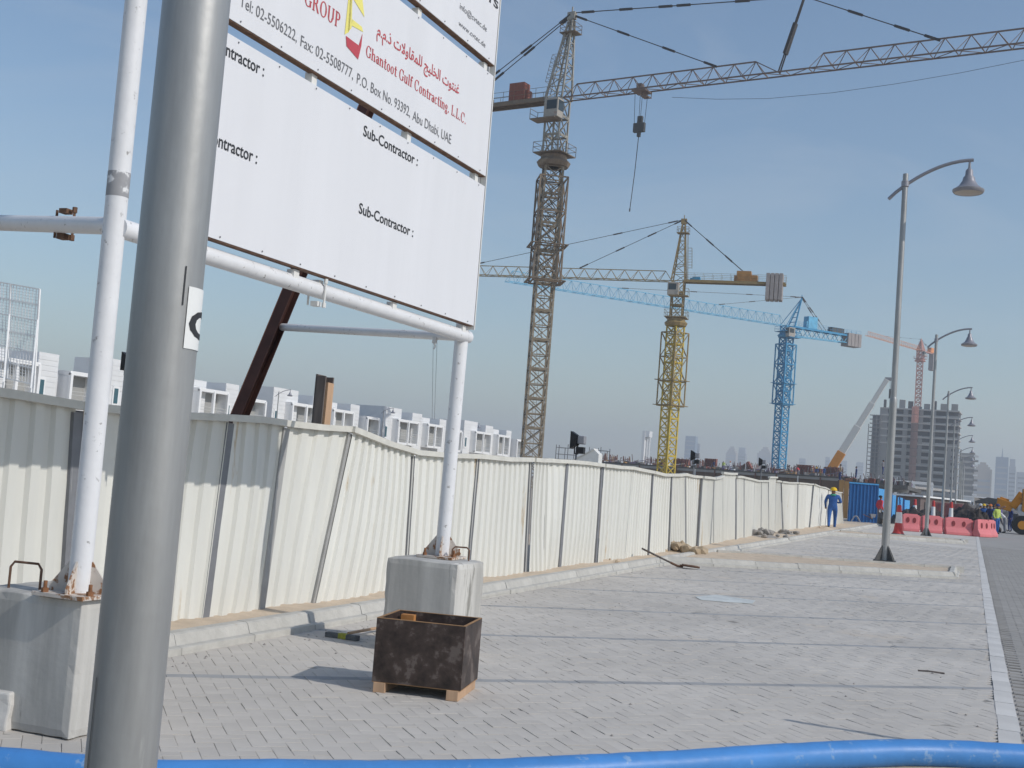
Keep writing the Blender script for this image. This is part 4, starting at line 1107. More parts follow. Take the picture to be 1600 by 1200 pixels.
# 4: small orange crane behind the unfinished tower
b, zs, zj, za, az, L = jib_setup((1428, 745), 600, (1436, 562), (1437, 548), (1434, 530), (1357, 525), None)
al = lambda px: along(b, az, zj, px)
tower_crane('small distant orange tower crane rising from the unfinished tower', b, az, .4, 3.0, zs - 1, zj, za, L, 1.8, 2.0, abs(al(1461)),
            (m_c4p, m_c4p, m_c4, m_cab, m_rope), 4.2, apex_x=0, pend=(L * .7,), cab_side=1, boxes=((abs(al(1454)), 3.0, 2.4, 2, m_c4),), cw=(abs(al(1455)), 3.2, .5, 8.0), kind='cathead', leg=.4, brace=.2)
# mobile crane boom
Yb = 215
p = at(1299, 733, Yb); q = at(1386, 593, Yb)
m_boomw = mat('boom_white', (.62, .62, .60), .45, var=.1); m_boomo = mat('boom_orange', (.60, .25, .05), .5, var=.15)
mc = thing('mobile_crane', 'mobile crane with a raised white telescopic boom and orange foot', 'mobile crane', (p.x - 1.5, Yb, 0))
o0 = Vector(mc.location); P = p - o0; Q = q - o0; dv = Q - P
for i, (f0, f1, wd_, m) in enumerate(((-.28, .19, 1.25, m_boomo), (.10, .48, 1.05, m_boomw), (.46, .74, .86, m_boomw), (.72, 1.0, .68, m_boomw))):
    part('boom_section', MB().bar(P + dv * f0, P + dv * f1, wd_, wd_ * 1.15), m, mc, bevel=.05)
part('boom_head', MB().box(Q + Vector((.4, 0, .1)), (1.5, .6, .5)).bar(Q + Vector((.3, 0, 0)), Q + Vector((1.5, 0, .4)), .2), m_gal, mc)
part('hoist_rope', MB().bar(Q + Vector((.5, 0, 0)), Q + Vector((.6, 0, -1.6)), .06), m_rope, mc)
part('hook_block', MB().box(Q + Vector((.6, 0, -2.4)), (.35, .3, 1.6)), m_lampbase, mc)
part('chassis', MB().box((-3, 0, 1.5), (11, 2.7, .9)).box((1.7, 0, 2.6), (1.8, 2.5, 1.7)), m_boomo, mc, bevel=.08)
for x in (-7, -5.2, 0, 1.8):
    for y in (-1.2, 1.2): part('wheel', MB().tube([(x, y - .2, .62), (x, y + .2, .62)], .62, 16), m_blk, mc)

# ================================================================== TOWNHOUSES
m_hw = mat('house_white', (.68, .685, .69), .8, var=.05, scale=1)
m_hshade = mat('house_wall_shaded', (.50, .51, .525), .85, var=.06, scale=1)  # grey stands for shade on side walls and setbacks, put into the colour
m_htrim = mat('house_trim_white', (.78, .78, .78), .6, var=.03)
m_hin = mat('room_wall', (.34, .34, .33), .9, var=.08)
m_hglass = mat('house_glass', (.05, .12, .15), .12, var=.2)
m_hrail = mat('balcony_rail', (.50, .50, .48), .6, .2)
def townhouse(label, Y0, L=23.0, X=-62.0):
    t = thing('townhouse', label, 'townhouse', (X, Y0, 0), 0, 'white townhouses in a row beyond the fence')
    D = 11.0
    part('wall', MB().box((-D / 2 - 1.2, L * .385, 3.05), (D, L * .77, 6.1)).box((-D / 2 - 2.6, L * .885, 3.0), (D - 2, L * .228, 6.0)), m_hw, t)
    part('side_wall', MB().box((-D / 2 - 1.0, L * .78, 3.5), (D - 1, .5, 6.9)), m_hshade, t)
    for (a, b_, z) in ((0.0, .2, 7.7), (.33, .45, 7.5), (.45, .55, 7.15), (.68, .77, 7.3)):
        pr_ = MB().box((-1.5, L * (a + b_) / 2, z / 2), (3.6, L * (b_ - a), z))
        f = part('parapet_block', pr_, m_hw, t)
        gr = MB()
        for k in range(6): gr.box((.31, L * (a + b_) / 2, z - .35 - k * .38), (.03, L * (b_ - a) - .1, .3))
        part('cladding_board', gr, m_hw, f)
    for (a, b_, z) in ((.2, .33, 6.9), (.55, .68, 6.7), (.77, 1.0, 6.4)):
        part('recessed_parapet', MB().box((-4.2, L * (a + b_) / 2, z / 2 + .2), (.4, L * (b_ - a), z)), m_hshade, t)
    def bay(y0, y1, cols, z0=3.75, z1=6.35):
        fr = MB(); wd_ = .24; x = 1.05
        fr.box((.5, (y0 + y1) / 2, z0), (1.15, y1 - y0, .26)).box((.5, (y0 + y1) / 2, z1), (1.15, y1 - y0, .28))
        for k in range(cols + 1):
            fr.box((x, y0 + .12 + (y1 - y0 - .24) * k / cols, (z0 + z1) / 2), (.22, wd_, z1 - z0))
        for y in (y0 + .1, y1 - .1): fr.box((.45, y, (z0 + z1) / 2), (.95, .16, z1 - z0))
        f = part('bay_frame', fr, m_htrim, t)
        part('back_wall', MB().box((-.02, (y0 + y1) / 2, (z0 + z1) / 2), (.06, y1 - y0 - .3, z1 - z0 - .3)), m_hin, f)
        part('pane', MB().box((.03, y0 + (y1 - y0) * .24, (z0 + z1) / 2 - .1), (.04, (y1 - y0) * .3, (z1 - z0) - .6)), m_hglass, f)
        rl = MB()
        for zz in (z0 + .5, z0 + .95, z0 + 1.2): rl.bar((1.0, y0 + .2, zz), (1.0, y1 - .2, zz), .04)
        part('rail', rl, m_hrail, f)
        # ground floor opening below
        g = part('ground_opening', MB().box((.32, (y0 + y1) / 2, 1.5), (.06, (y1 - y0) * .85, 2.4)), m_hin, t)
        part('pane', MB().box((.36, (y0 + y1) / 2, 1.45), (.03, (y1 - y0) * .6, 2.2)), m_hglass, g)
    bay(L * .10, L * .345, 2); bay(L * .46, L * .655, 2); bay(L * .79, L * .925, 1, 3.6, 6.1)
    for (y, z) in ((L * .03, 4.9), (L * .385, 4.9), (L * .70, 4.8)):
        f = part('window_frame', MB().box((.34, y, z), (.10, .75, 1.5)), m_htrim, t)
        part('pane', MB().box((.40, y, z), (.03, .45, 1.15)), m_hglass, f)
    gd = MB()
    part('stair_glazing', MB().box((.33, L * .02 + .01, 2.2), (.05, .6, 2.2)), m_hglass, t)
    return t
for i, (y0, lb) in enumerate(((52, 'nearest white townhouse, at the left edge behind the lattice frame'), (75, 'white townhouse seen under the sign beside the raking beam'),
                              (98, 'white townhouse behind the timber prop'), (121, 'white townhouse between the timber prop and the right sign post'), (144, 'farthest white townhouse, left of the tallest crane'))):
    townhouse(lb, y0 + .4, 22.4)
# white lattice frame at the left
fp = at(57, 622, 30)
m_lat = mat('lattice_white', (.80, .80, .80), .5, var=.08)
lt = thing('lattice_frame', 'white steel lattice of a billboard back standing behind the fence at the left edge', 'frame', (fp.x, 30, 0))
o0 = Vector(lt.location)
tr = at(62, 452, 30) - o0; br_ = at(52, 612, 30) - o0; tl = at(-130, 418, 30) - o0; bl2 = at(-130, 612, 30) - o0
br_.z = tr.z - 3.0; bl2.z = tl.z - 3.0
mb = MB()
for k in range(5):
    f = k / 4.4; part('upright', MB().bar(tr.lerp(tl, f), br_.lerp(bl2, f), .055), m_lat, lt)
for k in range(7):
    f = k / 6; part('rail', MB().bar(tr.lerp(br_, f), tl.lerp(bl2, f), .04), m_lat, lt)
for k in range(4):
    f = k / 4.4; a = tr.lerp(tl, f).lerp(br_.lerp(bl2, f), .32); c = br_.lerp(bl2, f) + Vector((.45, -.6, -.15)); part('brace', MB().bar(a, c, .05).bar(c, Vector((c.x, c.y, -.1)), .05), m_lat, lt)
ms = MB()
for k in range(40): ms.bar(tr.lerp(tl, k / 39), br_.lerp(bl2, k / 39), .018)
for k in range(34): ms.bar(tr.lerp(br_, k / 33), tl.lerp(bl2, k / 33), .012)
tag(part('mesh_infill', ms, m_lat, lt), kind='stuff')
for f in (0, .9): part('leg', MB().bar(br_.lerp(bl2, f), (br_.lerp(bl2, f).x, 0, -.1), .06), m_lat, lt)

# ================================================================== PODIUM UNDER CONSTRUCTION
m_form = mat('brown_formwork', (.115, .075, .05), .85, var=.3, scale=.35, col2=(.17, .12, .075), thr=.55, scale2=.25)
m_slab = mat('podium_slab', (.33, .32, .31), .9, var=.15, scale=.5)
m_dk = mat('dark_gap', (.10, .095, .09), .9, var=.2)
m_rebar = mat('rebar_rust', (.17, .085, .065), .85, var=.25)
m_rcage = mat('shutter_red', (.24, .09, .075), .8, var=.25)
m_plyor = mat('plywood_orange', (.42, .24, .10), .8, var=.15, scale=1)
pL = at(868, 726, 222); pR = at(1318, 748, 200)
pod = thing('podium', 'low concrete podium under construction with brown formwork edge behind the fence', 'building', (pL.x, pL.y, 0))
o0 = Vector(pod.location); E = Vector((pR.x - pL.x, pR.y - pL.y, 0)); eL = E.length; eu = E.normalized(); ev = Vector((-eu.y, eu.x, 0)); ezr = math.atan2(eu.y, eu.x)
ztop = 4.55
part('slab', MB().box(eu * eL / 2 + ev * 22 + Vector((0, 0, ztop - .2)), (eL, 44, .4), ezr), m_slab, pod)
k = 15
for i in range(k):
    x0 = eL * i / k; wdt = eL / k
    part('formwork_panel', MB().box(eu * (x0 + wdt / 2) + ev * (.15 + rnd.random() * .12) + Vector((0, 0, (ztop - .4) / 2)), (wdt - .12, .25, ztop - .42), ezr), m_form, pod)
for i in range(k + 1): part('soldier_post', MB().box(eu * (eL * i / k) + ev * -.1 + Vector((0, 0, ztop / 2)), (.16, .2, ztop), ezr), m_frame if i % 5 == 3 else m_rebar, pod)
hb = MB()
for i in range(150):
    hb.box(eu * (eL * (i + .5) / 150) + ev * .1 + Vector((0, 0, ztop + .12)), (.45, .3, .24), ezr)
tag(part('edge_props', hb, m_dk, pod), kind='stuff')
def podp(px, back, z=0): 
    # point on the podium at image column px, `back` metres behind its edge
    best = None
    lo, hi = 0.0, 1.0
    for _ in range(40):
        m_ = (lo + hi) / 2; q = pL + E * m_ + ev * back; pr_ = proj((q.x, q.y, ztop))
        if pr_[0] < px: lo = m_
        else: hi = m_
    q = pL + E * lo + ev * back; return Vector((q.x, q.y, ztop + z))
# column starter cages and shutters on the deck
def rebar_cage(label, p, wd, h, n, first=None):
    if first: return dup(first, p, rnd.random(), label, scale=None)
    t = thing('rebar_cage', label, 'rebar cage', p, rnd.random(), 'rebar cages standing on the podium')
    mb = MB()
    for i in range(n):
        a = i / n * 4; s_ = int(a); f = a - s_; c = [(-1, -1), (1, -1), (1, 1), (-1, 1), (-1, -1)]
        x = (c[s_][0] * (1 - f) + c[s_ + 1][0] * f) * wd / 2; y = (c[s_][1] * (1 - f) + c[s_ + 1][1] * f) * wd / 2
        mb.bar((x, y, 0), (x + rnd.gauss(0, .04), y, h + rnd.uniform(-.3, .2)), .07)
    part('bars', mb, m_rebar, t)
    for z in (.4, .9, 1.4): part('tie', MB().bar((-wd / 2, -wd / 2, z), (wd / 2, -wd / 2, z), .06).bar((-wd / 2, wd / 2, z), (wd / 2, wd / 2, z), .06), m_rebar, t)
    return t
cg = None
ORD = 'first second third fourth fifth sixth seventh eighth ninth tenth eleventh twelfth thirteenth fourteenth fifteenth sixteenth seventeenth'.split()
for i, px in enumerate((940, 958, 978, 1012, 1022, 1062, 1072, 1095, 1104, 1150, 1180, 1203, 1236, 1246, 1268, 1283, 1310)):
    q = podp(px, 6 + (i * 7) % 16)
    c = rebar_cage(ORD[i] + ' rebar cage from the left along the podium edge', q, 1.3, 1.9, 14) if not cg else rebar_cage(ORD[i] + ' rebar cage from the left along the podium edge', q, 0, 0, 0, cg)
    cg = cg or c
sh0_ = None
for i, (px, bk, wd_, h, tilt) in enumerate(((1110, 5, 2.4, 2.0, 0), (1064, 4, 3.2, 1.6, 0), (1166, 6, 2.8, 1.4, .6), (1212, 7, 2.8, 1.0, 0), (1228, 7, 2.2, 1.0, 0), (1258, 6, 3.0, 1.9, 0), (1272, 9, 3.0, 1.5, 0), (1300, 6, 2.5, 1.8, 0), (1033, 9, 2.4, 1.5, 0))):
    q = podp(px, bk, .1)
    lbs = ('dark red shutter box by the left workers on the podium', 'wide dark red shutter left of the floodlight on the podium', 'tilted dark red shutter on the podium', 'low red shutter in front of the blue crane mast',
           'second low red shutter right of the blue crane mast', 'tall red shutter behind the podium edge left of the mobile crane', 'red shutter stack beside the tall one on the podium', 'red shutter next to the foot of the mobile crane boom', 'red shutter behind the yellow crane mast')
    t = thing('shutter_box', lbs[i], 'formwork shutter', q, ezr, 'red column shutters on the podium'); t.rotation_euler = (0, -tilt, ezr)
    part('frame', MB().box((0, 0, h / 2), (wd_, .5, h)), m_rcage, t)
    for k2 in range(5): part('stiffener', MB().box((-wd_ / 2 + wd_ * (k2 + .5) / 5, -.33, h / 2), (.09, .16, h)), m_rebar, t)
m_scaf = mat('scaffold_grey', (.22, .21, .21), .7, .2, var=.2)
m_clu = [m_dk, m_rcage, m_rebar, m_htrim, mat('clutter_violet', (.16, .13, .20), .8, var=.3), m_plyor, m_scaf]
cl_ = MB()
for i in range(420):
    px = rnd.uniform(905, 1318); q = podp(px, rnd.uniform(.4, 7)) - o0; k3 = rnd.choice((0, 0, 1, 2, 2, 3, 4, 4, 5, 6, 6)); k4 = rnd.random()
    if k4 < .45: cl_.box(q + Vector((0, 0, .3)), (rnd.uniform(.3, 1.3), .4, rnd.uniform(.2, .9)), rnd.random() * 3, k3)
    elif k4 < .85: cl_.bar(q, q + Vector((rnd.gauss(0, .25), 0, rnd.uniform(.7, 2.0))), .09, .09, k3)
    else: cl_.bar(q + Vector((0, 0, .5)), q + Vector((rnd.uniform(.8, 2.4), .3, rnd.uniform(.3, 1.2))), .12, .1, k3)
tag(part('site_clutter', cl_, m_clu, pod), kind='stuff')
# hazy scaffolds on the left of the podium
def scaffold(label, px0, px1, Y, z0, z1, m, nz_=3):
    a = at(px0, 715, Y); b_ = at(px1, 720, Y); t = thing('scaffold', label, 'scaffold', (a.x, Y, 0), 0, 'scaffolds on the far side of the podium')
    n = max(2, int((b_.x - a.x) / 2.0)); mb = MB(); W_ = b_.x - a.x
    for y in (0, 2.0):
        for i in range(n + 1): part('standard', MB().bar((W_ * i / n, y, 0), (W_ * i / n, y, z1 + rnd.uniform(-.6, .5)), .14), m, t)
        for k2 in range(nz_ + 1): part('ledger', MB().bar((0, y, z0 + (z1 - z0) * k2 / nz_ * .9), (W_, y, z0 + (z1 - z0) * k2 / nz_ * .9), .12), m, t)
    return t
m_scaf = mat('scaffold_grey', (.22, .21, .21), .7, .2, var=.2)
scaffold('grey scaffold left of the big floodlight', 868, 896, 260, 3.5, 8.4, m_scaf)
scaffold('grey scaffold between the white beam and the white leaning tower', 920, 948, 270, 3.5, 8.6, m_scaf)
scaffold('lower grey scaffold left of the yellow crane', 944, 992, 300, 3.5, 6.8, m_scaf, 2)
# plywood hoarding panel at the fence end
pp = at(1309, 790, 88); pq = at(1325, 790, 88)
ph = thing('plywood_hoarding', 'orange plywood hoarding panels standing behind the end of the cream fence', 'hoarding', (pp.x, 88, 0))
zt_ = at(1315, 750, 88).z; W_ = pq.x - pp.x
for i in range(2): part('panel', MB().box((W_ * (i + .5) / 2, 0, zt_ / 2), (W_ / 2 - .02, .05, zt_ - (.0 if i == 0 else .12))), m_plyor, ph)

# ================================================================== UNFINISHED TOWER AND FAR SKYLINE
m_t1 = mat('raw_concrete_tower', (.27, .265, .26), .9, var=.12, scale=.15)
m_t2 = mat('raw_concrete_light', (.42, .41, .39), .9, var=.1, scale=.15)
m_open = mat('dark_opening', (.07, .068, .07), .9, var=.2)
YT = 560
bL = at(1369, 760, YT); bR = at(1494, 760, YT)
tw = thing('unfinished_tower', 'bare concrete apartment tower under construction with open storeys', 'tower', (bL.x, YT, 0), -.05)
TW = bR.x - bL.x; TH_ = at(1430, 640, YT).z; ns = 14; fh = TH_ / ns
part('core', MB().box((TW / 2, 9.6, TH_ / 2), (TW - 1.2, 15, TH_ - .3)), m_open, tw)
for k in range(ns + 1):
    part('floor_slab', MB().box((TW / 2, 8.2, k * fh), (TW, 18.4, .55)), m_t2 if k > 8 else m_t1, tw)
cols_ = [0, .10, .175, .30, .36, .50, .55, .67, .71, .84, .885, 1.0]
solid = {0: 1, 1: .5, 3: 1, 5: 1, 7: 1, 9: 1, 10: .5}
for k in range(ns):
    for i in range(len(cols_) - 1):
        a, b_ = cols_[i] * TW, cols_[i + 1] * TW; z = k * fh + .275; hh = fh - .55
        if i in (0, 3, 7, 9 if k < 8 else -1, 5 if k % 5 else -1):
            part('wall_panel', MB().box(((a + b_) / 2, -.3, z + hh / 2), (b_ - a - .02, 1.0, hh)), m_t1, tw)
        elif i in (1, 10, 9):
            mb = MB(); c = (a + b_) / 2; ww = (b_ - a)
            if k < 9:
                for s_ in (-1, 1): mb.box((c + s_ * ww * .36, -.2, z + hh / 2), (ww * .28, .8, hh))
                mb.box((c, -.2, z + hh * .12), (ww * .44, .8, hh * .24)).box((c, -.2, z + hh * .85), (ww * .44, .8, hh * .3))
            else:
                mb.box((c, -.1, z + hh * .14), (ww * .96, .5, hh * .28))
            part('window_wall', mb, m_t1, tw)
        else:
            mb = MB()
            mb.box(((a + b_) / 2, .1, z + hh * (.16 if k < 10 else .1)), (b_ - a - .04, .5, hh * (.32 if k < 10 else .2)))
            part('spandrel', mb, m_t2 if (k + i) % 4 else m_t1, tw)
mb = MB()
for k in range(9):
    x = TW * (.04 + .11 * k + rnd.uniform(-.02, .02)); h = rnd.uniform(1.5, 5.4); part('roof_column', MB().box((x, rnd.uniform(0, 6), TH_ + h / 2), (rnd.uniform(.8, 3.2), 2, h)), m_t1 if k % 3 else m_open, tw)
hs = thing('hoist_mast', 'rusty hoist mast running up the front of the unfinished tower', 'hoist', (at(1424, 760, YT - 4).x, YT - 4, 0))
hz_ = at(1426, 636, YT).z
for k in range(12): part('mast_section', MB().box((0, 0, hz_ * (k + .5) / 12), (2.9, 1.2, hz_ / 12 - .15)).box((0, -.7, hz_ * (k + .5) / 12), (.5, .3, hz_ / 12 - .3)), m_c4p if k > 9 else mat('hoist_brown', (.20, .12, .105), .8, var=.2, scale=.3), hs)
sc = thing('tower_scaffold', 'scaffolding along the left corner of the unfinished tower', 'scaffold', (at(1352, 760, YT - 2).x, YT - 2, 0))
SW = at(1371, 760, YT).x - at(1353, 760, YT).x
for i in range(4): part('standard', MB().bar((SW * i / 3, 0, 0), (SW * i / 3, 0, TH_ - 1 - (3 - i) * 2.2), .35), m_scaf, sc)
for k in range(22): part('deck', MB().box((SW / 2 + .3, .8, TH_ * .94 * (k + .5) / 22), (SW, 1.6, .35)), m_scaf, sc)
part('net', MB().box((SW * .62, 2.2, TH_ * .46), (SW * .7, .2, TH_ * .92)), mat('scaffold_net', (.19, .20, .22), .9, var=.25, scale=.2), sc)
# neighbouring lower block with stacked scaffold edge
a = at(1497, 760, 640); b_ = at(1521, 760, 640); hh = at(1510, 708, 640).z
nb = thing('grey_block', 'grey unfinished block right of the bare concrete tower, partly behind the street lamps', 'building', (a.x, 640, 0))
part('wall', MB().box(((b_.x - a.x) / 2, 6, hh / 2), (b_.x - a.x, 12, hh)), m_t1, nb)
for k in range(12): part('balcony', MB().box((b_.x - a.x + .6, 2, hh * (k + .5) / 12), (2.2, 5, .9)), m_htrim if k % 2 else m_t1, nb)
for k in range(10): part('floor_band', MB().box(((b_.x - a.x) / 2, -.15, hh * (k + .5) / 10), (b_.x - a.x - .3, .5, 1.1)), m_t2, nb)
# far towers
m_f1 = mat('far_beige', (.42, .36, .30), .9, var=.06, scale=.02); m_f2 = mat('far_blue_glass', (.16, .22, .30), .4, var=.08, scale=.02); m_f3 = mat('far_grey', (.32, .33, .35), .8, var=.06, scale=.02); m_f4 = mat('far_white', (.70, .70, .70), .7, var=.04, scale=.02)
def far_tower(label, px0, px1, pytop, Y, m, steps=0, crown=None):
    a = at(px0, 760, Y); b_ = at(px1, 760, Y); h = at((px0 + px1) / 2, pytop, Y).z; W_ = b_.x - a.x
    t = thing('far_tower', label, 'tower', (a.x, Y, 0))
    part('shaft', MB().box((W_ / 2, W_ / 2, h * (.86 if steps else 1) / 2), (W_, W_, h * (.86 if steps else 1))), m, t)
    z = h * .86
    for k in range(steps):
        q = W_ * (1 - .22 * (k + 1)); dz = h * .14 / steps
        part('setback', MB().box((W_ / 2, W_ / 2, z + dz / 2), (q, q, dz)), m, t); z += dz
    nb_ = int(h / 8)
    for k in range(1, nb_): part('window_band', MB().box((W_ / 2, -.15, k * 8 * (.86 if steps else 1)), (W_ * .86, .5, 2.6)), m_f3 if m is not m_f3 else m_open, t)
    for s_ in (0, 1): part('corner_pier', MB().box((W_ * (.04 + .92 * s_), -.4, h * .42), (W_ * .08, .9, h * .84)), m, t)
    if crown: part('spire', MB().tube([(W_ / 2, W_ / 2, h - 1), (W_ / 2, W_ / 2, h + crown)], [1.2, .2], 6), m, t)
    return t
far_tower('beige domed tower right of the street lamps', 1520, 1549, 722, 1500, m_f1, 3)
far_tower('blue grey glass tower at the far right', 1554, 1574, 714, 1900, m_f2, 0, 14)
far_tower('slim grey tower beside the blue grey glass one', 1575, 1586, 717, 2100, m_f3, 1)
far_tower('low hazy tower at the right edge', 1588, 1612, 738, 2100, m_f3, 0)
far_tower('hazy glass tower right of the yellow crane mast', 1066, 1082, 681, 2300, m_f2, 0)
far_tower('slim hazy tower against the side of the glass tower', 1082, 1089, 693, 2400, m_f3, 0)
far_tower('pale hazy tower between yellow and blue crane, leftmost', 1131, 1147, 697, 2900, m_f1, 3)
far_tower('pale hazy tower just left of the floodlight', 1149, 1162, 699, 2950, m_f3, 1)
far_tower('pale hazy tower left of the blue crane mast', 1180, 1202, 698, 2900, m_f1, 3)
far_tower('faint hazy tower right of the blue crane mast', 1246, 1256, 716, 3000, m_f3, 0)
far_tower('faint hazy tower left of the white boom', 1287, 1294, 714, 3000, m_f3, 0)
far_tower('faint hazy tower right of the white boom', 1310, 1321, 720, 3000, m_f3, 0)
far_tower('faint low hazy tower beside the unfinished tower', 1336, 1347, 722, 3000, m_f3, 0)
# white leaning-leg tower
Yw = 800; a = at(1001, 722, Yw); h = at(1005, 673, Yw).z; w1_ = at(1013, 722, Yw).x - a.x; w2_ = at(1021, 722, Yw).x - a.x
lt2 = thing('leaning_tower', 'white tower with a curved leaning leg left of the yellow crane', 'tower', (a.x, Yw, 0))
part('straight_leg', MB().box((w1_ * .17, 4, h / 2), (w1_ * .34, 9, h)), m_f4, lt2)
for x_, c_, wd_ in ((.42, .75, .30), (.70, .98, .20)):
    pts_ = []
    for k in range(9):
        u = k / 8; x = w1_ * (x_ + .12 * u) if u > .55 else w1_ * (x_ + .066) + (w2_ * c_ - w1_ * x_) * ((.55 - u) / .55) ** 1.4
        pts_.append((x, 4, h * u))
    part('curved_leg', MB().tube(pts_, w1_ * wd_ * .5, 8), m_f4, lt2)
part('top_slab', MB().box((w1_ * .45, 4, h - 2), (w1_ * .9, 8, 4)), m_f4, lt2)
# low hazy buildings at the end of the road
for i, (x0, x1, yt, Y, m, lb) in enumerate(((1500, 1522, 776, 420, m_f4, 'low white building at the end of the road left of the beige tower'), (1522, 1546, 778, 430, m_f1, 'low tan building at the end of the road below the beige tower'), (1548, 1575, 781, 460, m_f4, 'low white building behind the excavator'), (1576, 1610, 784, 440, m_f3, 'low grey building behind the excavator at the right edge'))):
    a = at(x0, 790, Y); b_ = at(x1, 790, Y); h = at((x0 + x1) / 2, yt, Y).z
    t = thing('low_building', lb, 'building', (a.x, Y, 0)); W_ = b_.x - a.x
    part('wall', MB().box((W_ / 2, 5, h / 2), (W_, 10, h)), m, t); part('roof', MB().box((W_ / 2, 5, h + .15), (W_ + .5, 10.5, .3)), m_htrim, t)
    for k in range(4): part('window', MB().box((W_ * (k + .5) / 4, -.05, h * .55), (W_ * .12, .15, h * .3)), m_open, t)

# ================================================================== BLUE HOARDING, BARRIERS, CONES
m_bl_shade = mat('blue_sheet_shade', (.018, .12, .33), .5, var=.1, scale=2); m_bl_sun = mat('blue_sheet_sunlit', (.07, .33, .66), .5, var=.12, scale=2)  # one blue sheet in two tones: shade and sunlight put into the colours
def corr_panel(p, q, h, n, d=.05):
    p, q = Vector(p), Vector(q); e = (q - p); nn = Vector((-e.y, e.x, 0)).normalized(); mb = MB(); vs = []
    pr_ = []
    for k in range(n):
        for f_, o_ in ((0, 0), (.12, 1), (.22, 1), (.34, 0)): pr_.append(((k + f_) / n, -o_ * d))
    pr_.append((1, 0))
    for z in (0, h):
        for u, o_ in pr_: vs.append(p + e * u + nn * o_ + Vector((0, 0, z)))
    N = len(pr_); return mb.add(vs, [(i, i + 1, N + i + 1, N + i) for i in range(N - 1)])
g0 = gz(1325, 814); X0 = gz(1325, 814).x; Y0 = 77.0
A_ = at(1325, 812, Y0); B_ = at(1369, 812, Y0 + .5); hA = at(1340, 756, Y0).z
bh = thing('blue_hoarding', 'blue corrugated hoarding with shade painted dark, standing across the end of the cream fence', 'hoarding', (A_.x, Y0, 0)); o0 = Vector(bh.location)
part('panel', corr_panel((0, 0, 0), (B_.x - A_.x, .5, 0), hA, 8), m_bl_shade, bh)
part('top_rail', MB().bar((-.05, -.02, hA + .04), (B_.x - A_.x + .05, .48, hA + .04), .08, .08), m_bl_sun, bh)
for f in (0, 1): part('post', MB().bar(((B_.x - A_.x) * f, .5 * f + .06, 0), ((B_.x - A_.x) * f, .5 * f + .06, hA), .08), m_bl_shade, bh)
bh2 = thing('blue_hoarding', 'blue hoarding in a painted sunlit tone, running away along the road behind the red barriers', 'hoarding', (B_.x, B_.y, 0))
ys = [0, 5, 9.5, 14, 17.5, 24, 31, 39]; hs_ = [hA * .93, hA * .9, hA * .86, hA * .82, hA * .7, hA * .78, hA * .72]
for i in range(7):
    lean = .35 if i == 4 else 0
    pn = part('panel', corr_panel((lean + .12 * math.sin(i * 2.1), ys[i] + .08, 0), (.12 * math.sin(i * 2.1 + 1), ys[i + 1] - .08, 0), hs_[i], 9, -.05), m_bl_sun, bh2)
    part('post', MB().bar((0.05, ys[i], 0), (-lean * .5, ys[i], hs_[i] + .1), .10), m_bl_shade, bh2)
# water-filled barriers
m_bar = mat('barrier_pink', (.66, .19, .20), .5, var=.10, scale=2, col2=(.60, .30, .27), thr=.62, scale2=3); m_hole = mat('barrier_hole', (.20, .03, .035), .7)
def barrier_mesh(L):
    prof = [(-.26, 0), (-.26, .14), (-.13, .38), (-.09, .85), (.09, .85), (.13, .38), (.26, .14), (.26, 0)]
    return MB().prism([(-L / 2, y, z) for y, z in prof], (L, 0, 0))
def barrier(label, x, y, rz, L):
    t = thing('road_barrier', label, 'barrier', (x, y, 0), rz, 'pink plastic barriers across the parking bays')
    part('body', barrier_mesh(L), m_bar, t, bevel=.03)
    for k in range(2 if L < 1.7 else 3):
        n_ = 2 if L < 1.7 else 3; c = -L / 2 + L * (k + .75) / (n_ + .5)
        q = MB(); ring = [(c + .085 * math.cos(a) , -.105 - .035 * (1 - (.58 + .14 * math.sin(a) - .38) / .47) - .012, .58 + .14 * math.sin(a)) for a in [2 * math.pi * i / 14 for i in range(14)]]
        q.prism(ring, (0, .03, 0)); part('forklift_hole', q, m_hole, t)
    part('top_ridge', MB().box((0, 0, .87), (L * .8, .08, .05)), m_bar, t, bevel=.01)
    part('end_tab', MB().box((L / 2 + .05, 0, .45), (.1, .10, .7)), m_bar, t)
    return t
bx_ = [(1407, 828, 1439, 831), (1441, 831, 1478, 834), (1480, 834, 1529, 838)]
lbb = ['leftmost pink barrier beside the tall cone', 'middle pink barrier behind the second lamp post', 'longest pink barrier with three holes, right of the second lamp post', 'pink barrier turned end-on at the right end of the row']
pa, pz = gz(1407, 829), gz(1520, 838)
for i, (xa, ya, xb, yb) in enumerate(bx_):
    f0 = (xa - 1407) / 124; f1 = (xb - 1407) / 124; p = pa.lerp(pz, f0); q = pa.lerp(pz, f1)
    barrier(lbb[i], (p.x + q.x) / 2, (p.y + q.y) / 2 + .25, math.atan2(q.y - p.y, q.x - p.x) + rnd.gauss(0, .03), (q - p).length - .1)
barrier(lbb[3], pz.x + .42, pz.y + .5, 1.05, 1.2)
p = gz(1552, 836); barrier('red barrier half hidden behind the end-on one', pz.x + .85, pz.y + 2.4, 1.3, 1.2)
m_cone = mat('cone_red', (.52, .05, .045), .5, var=.12); m_conw = mat('cone_white', (.72, .70, .68), .5, var=.06)
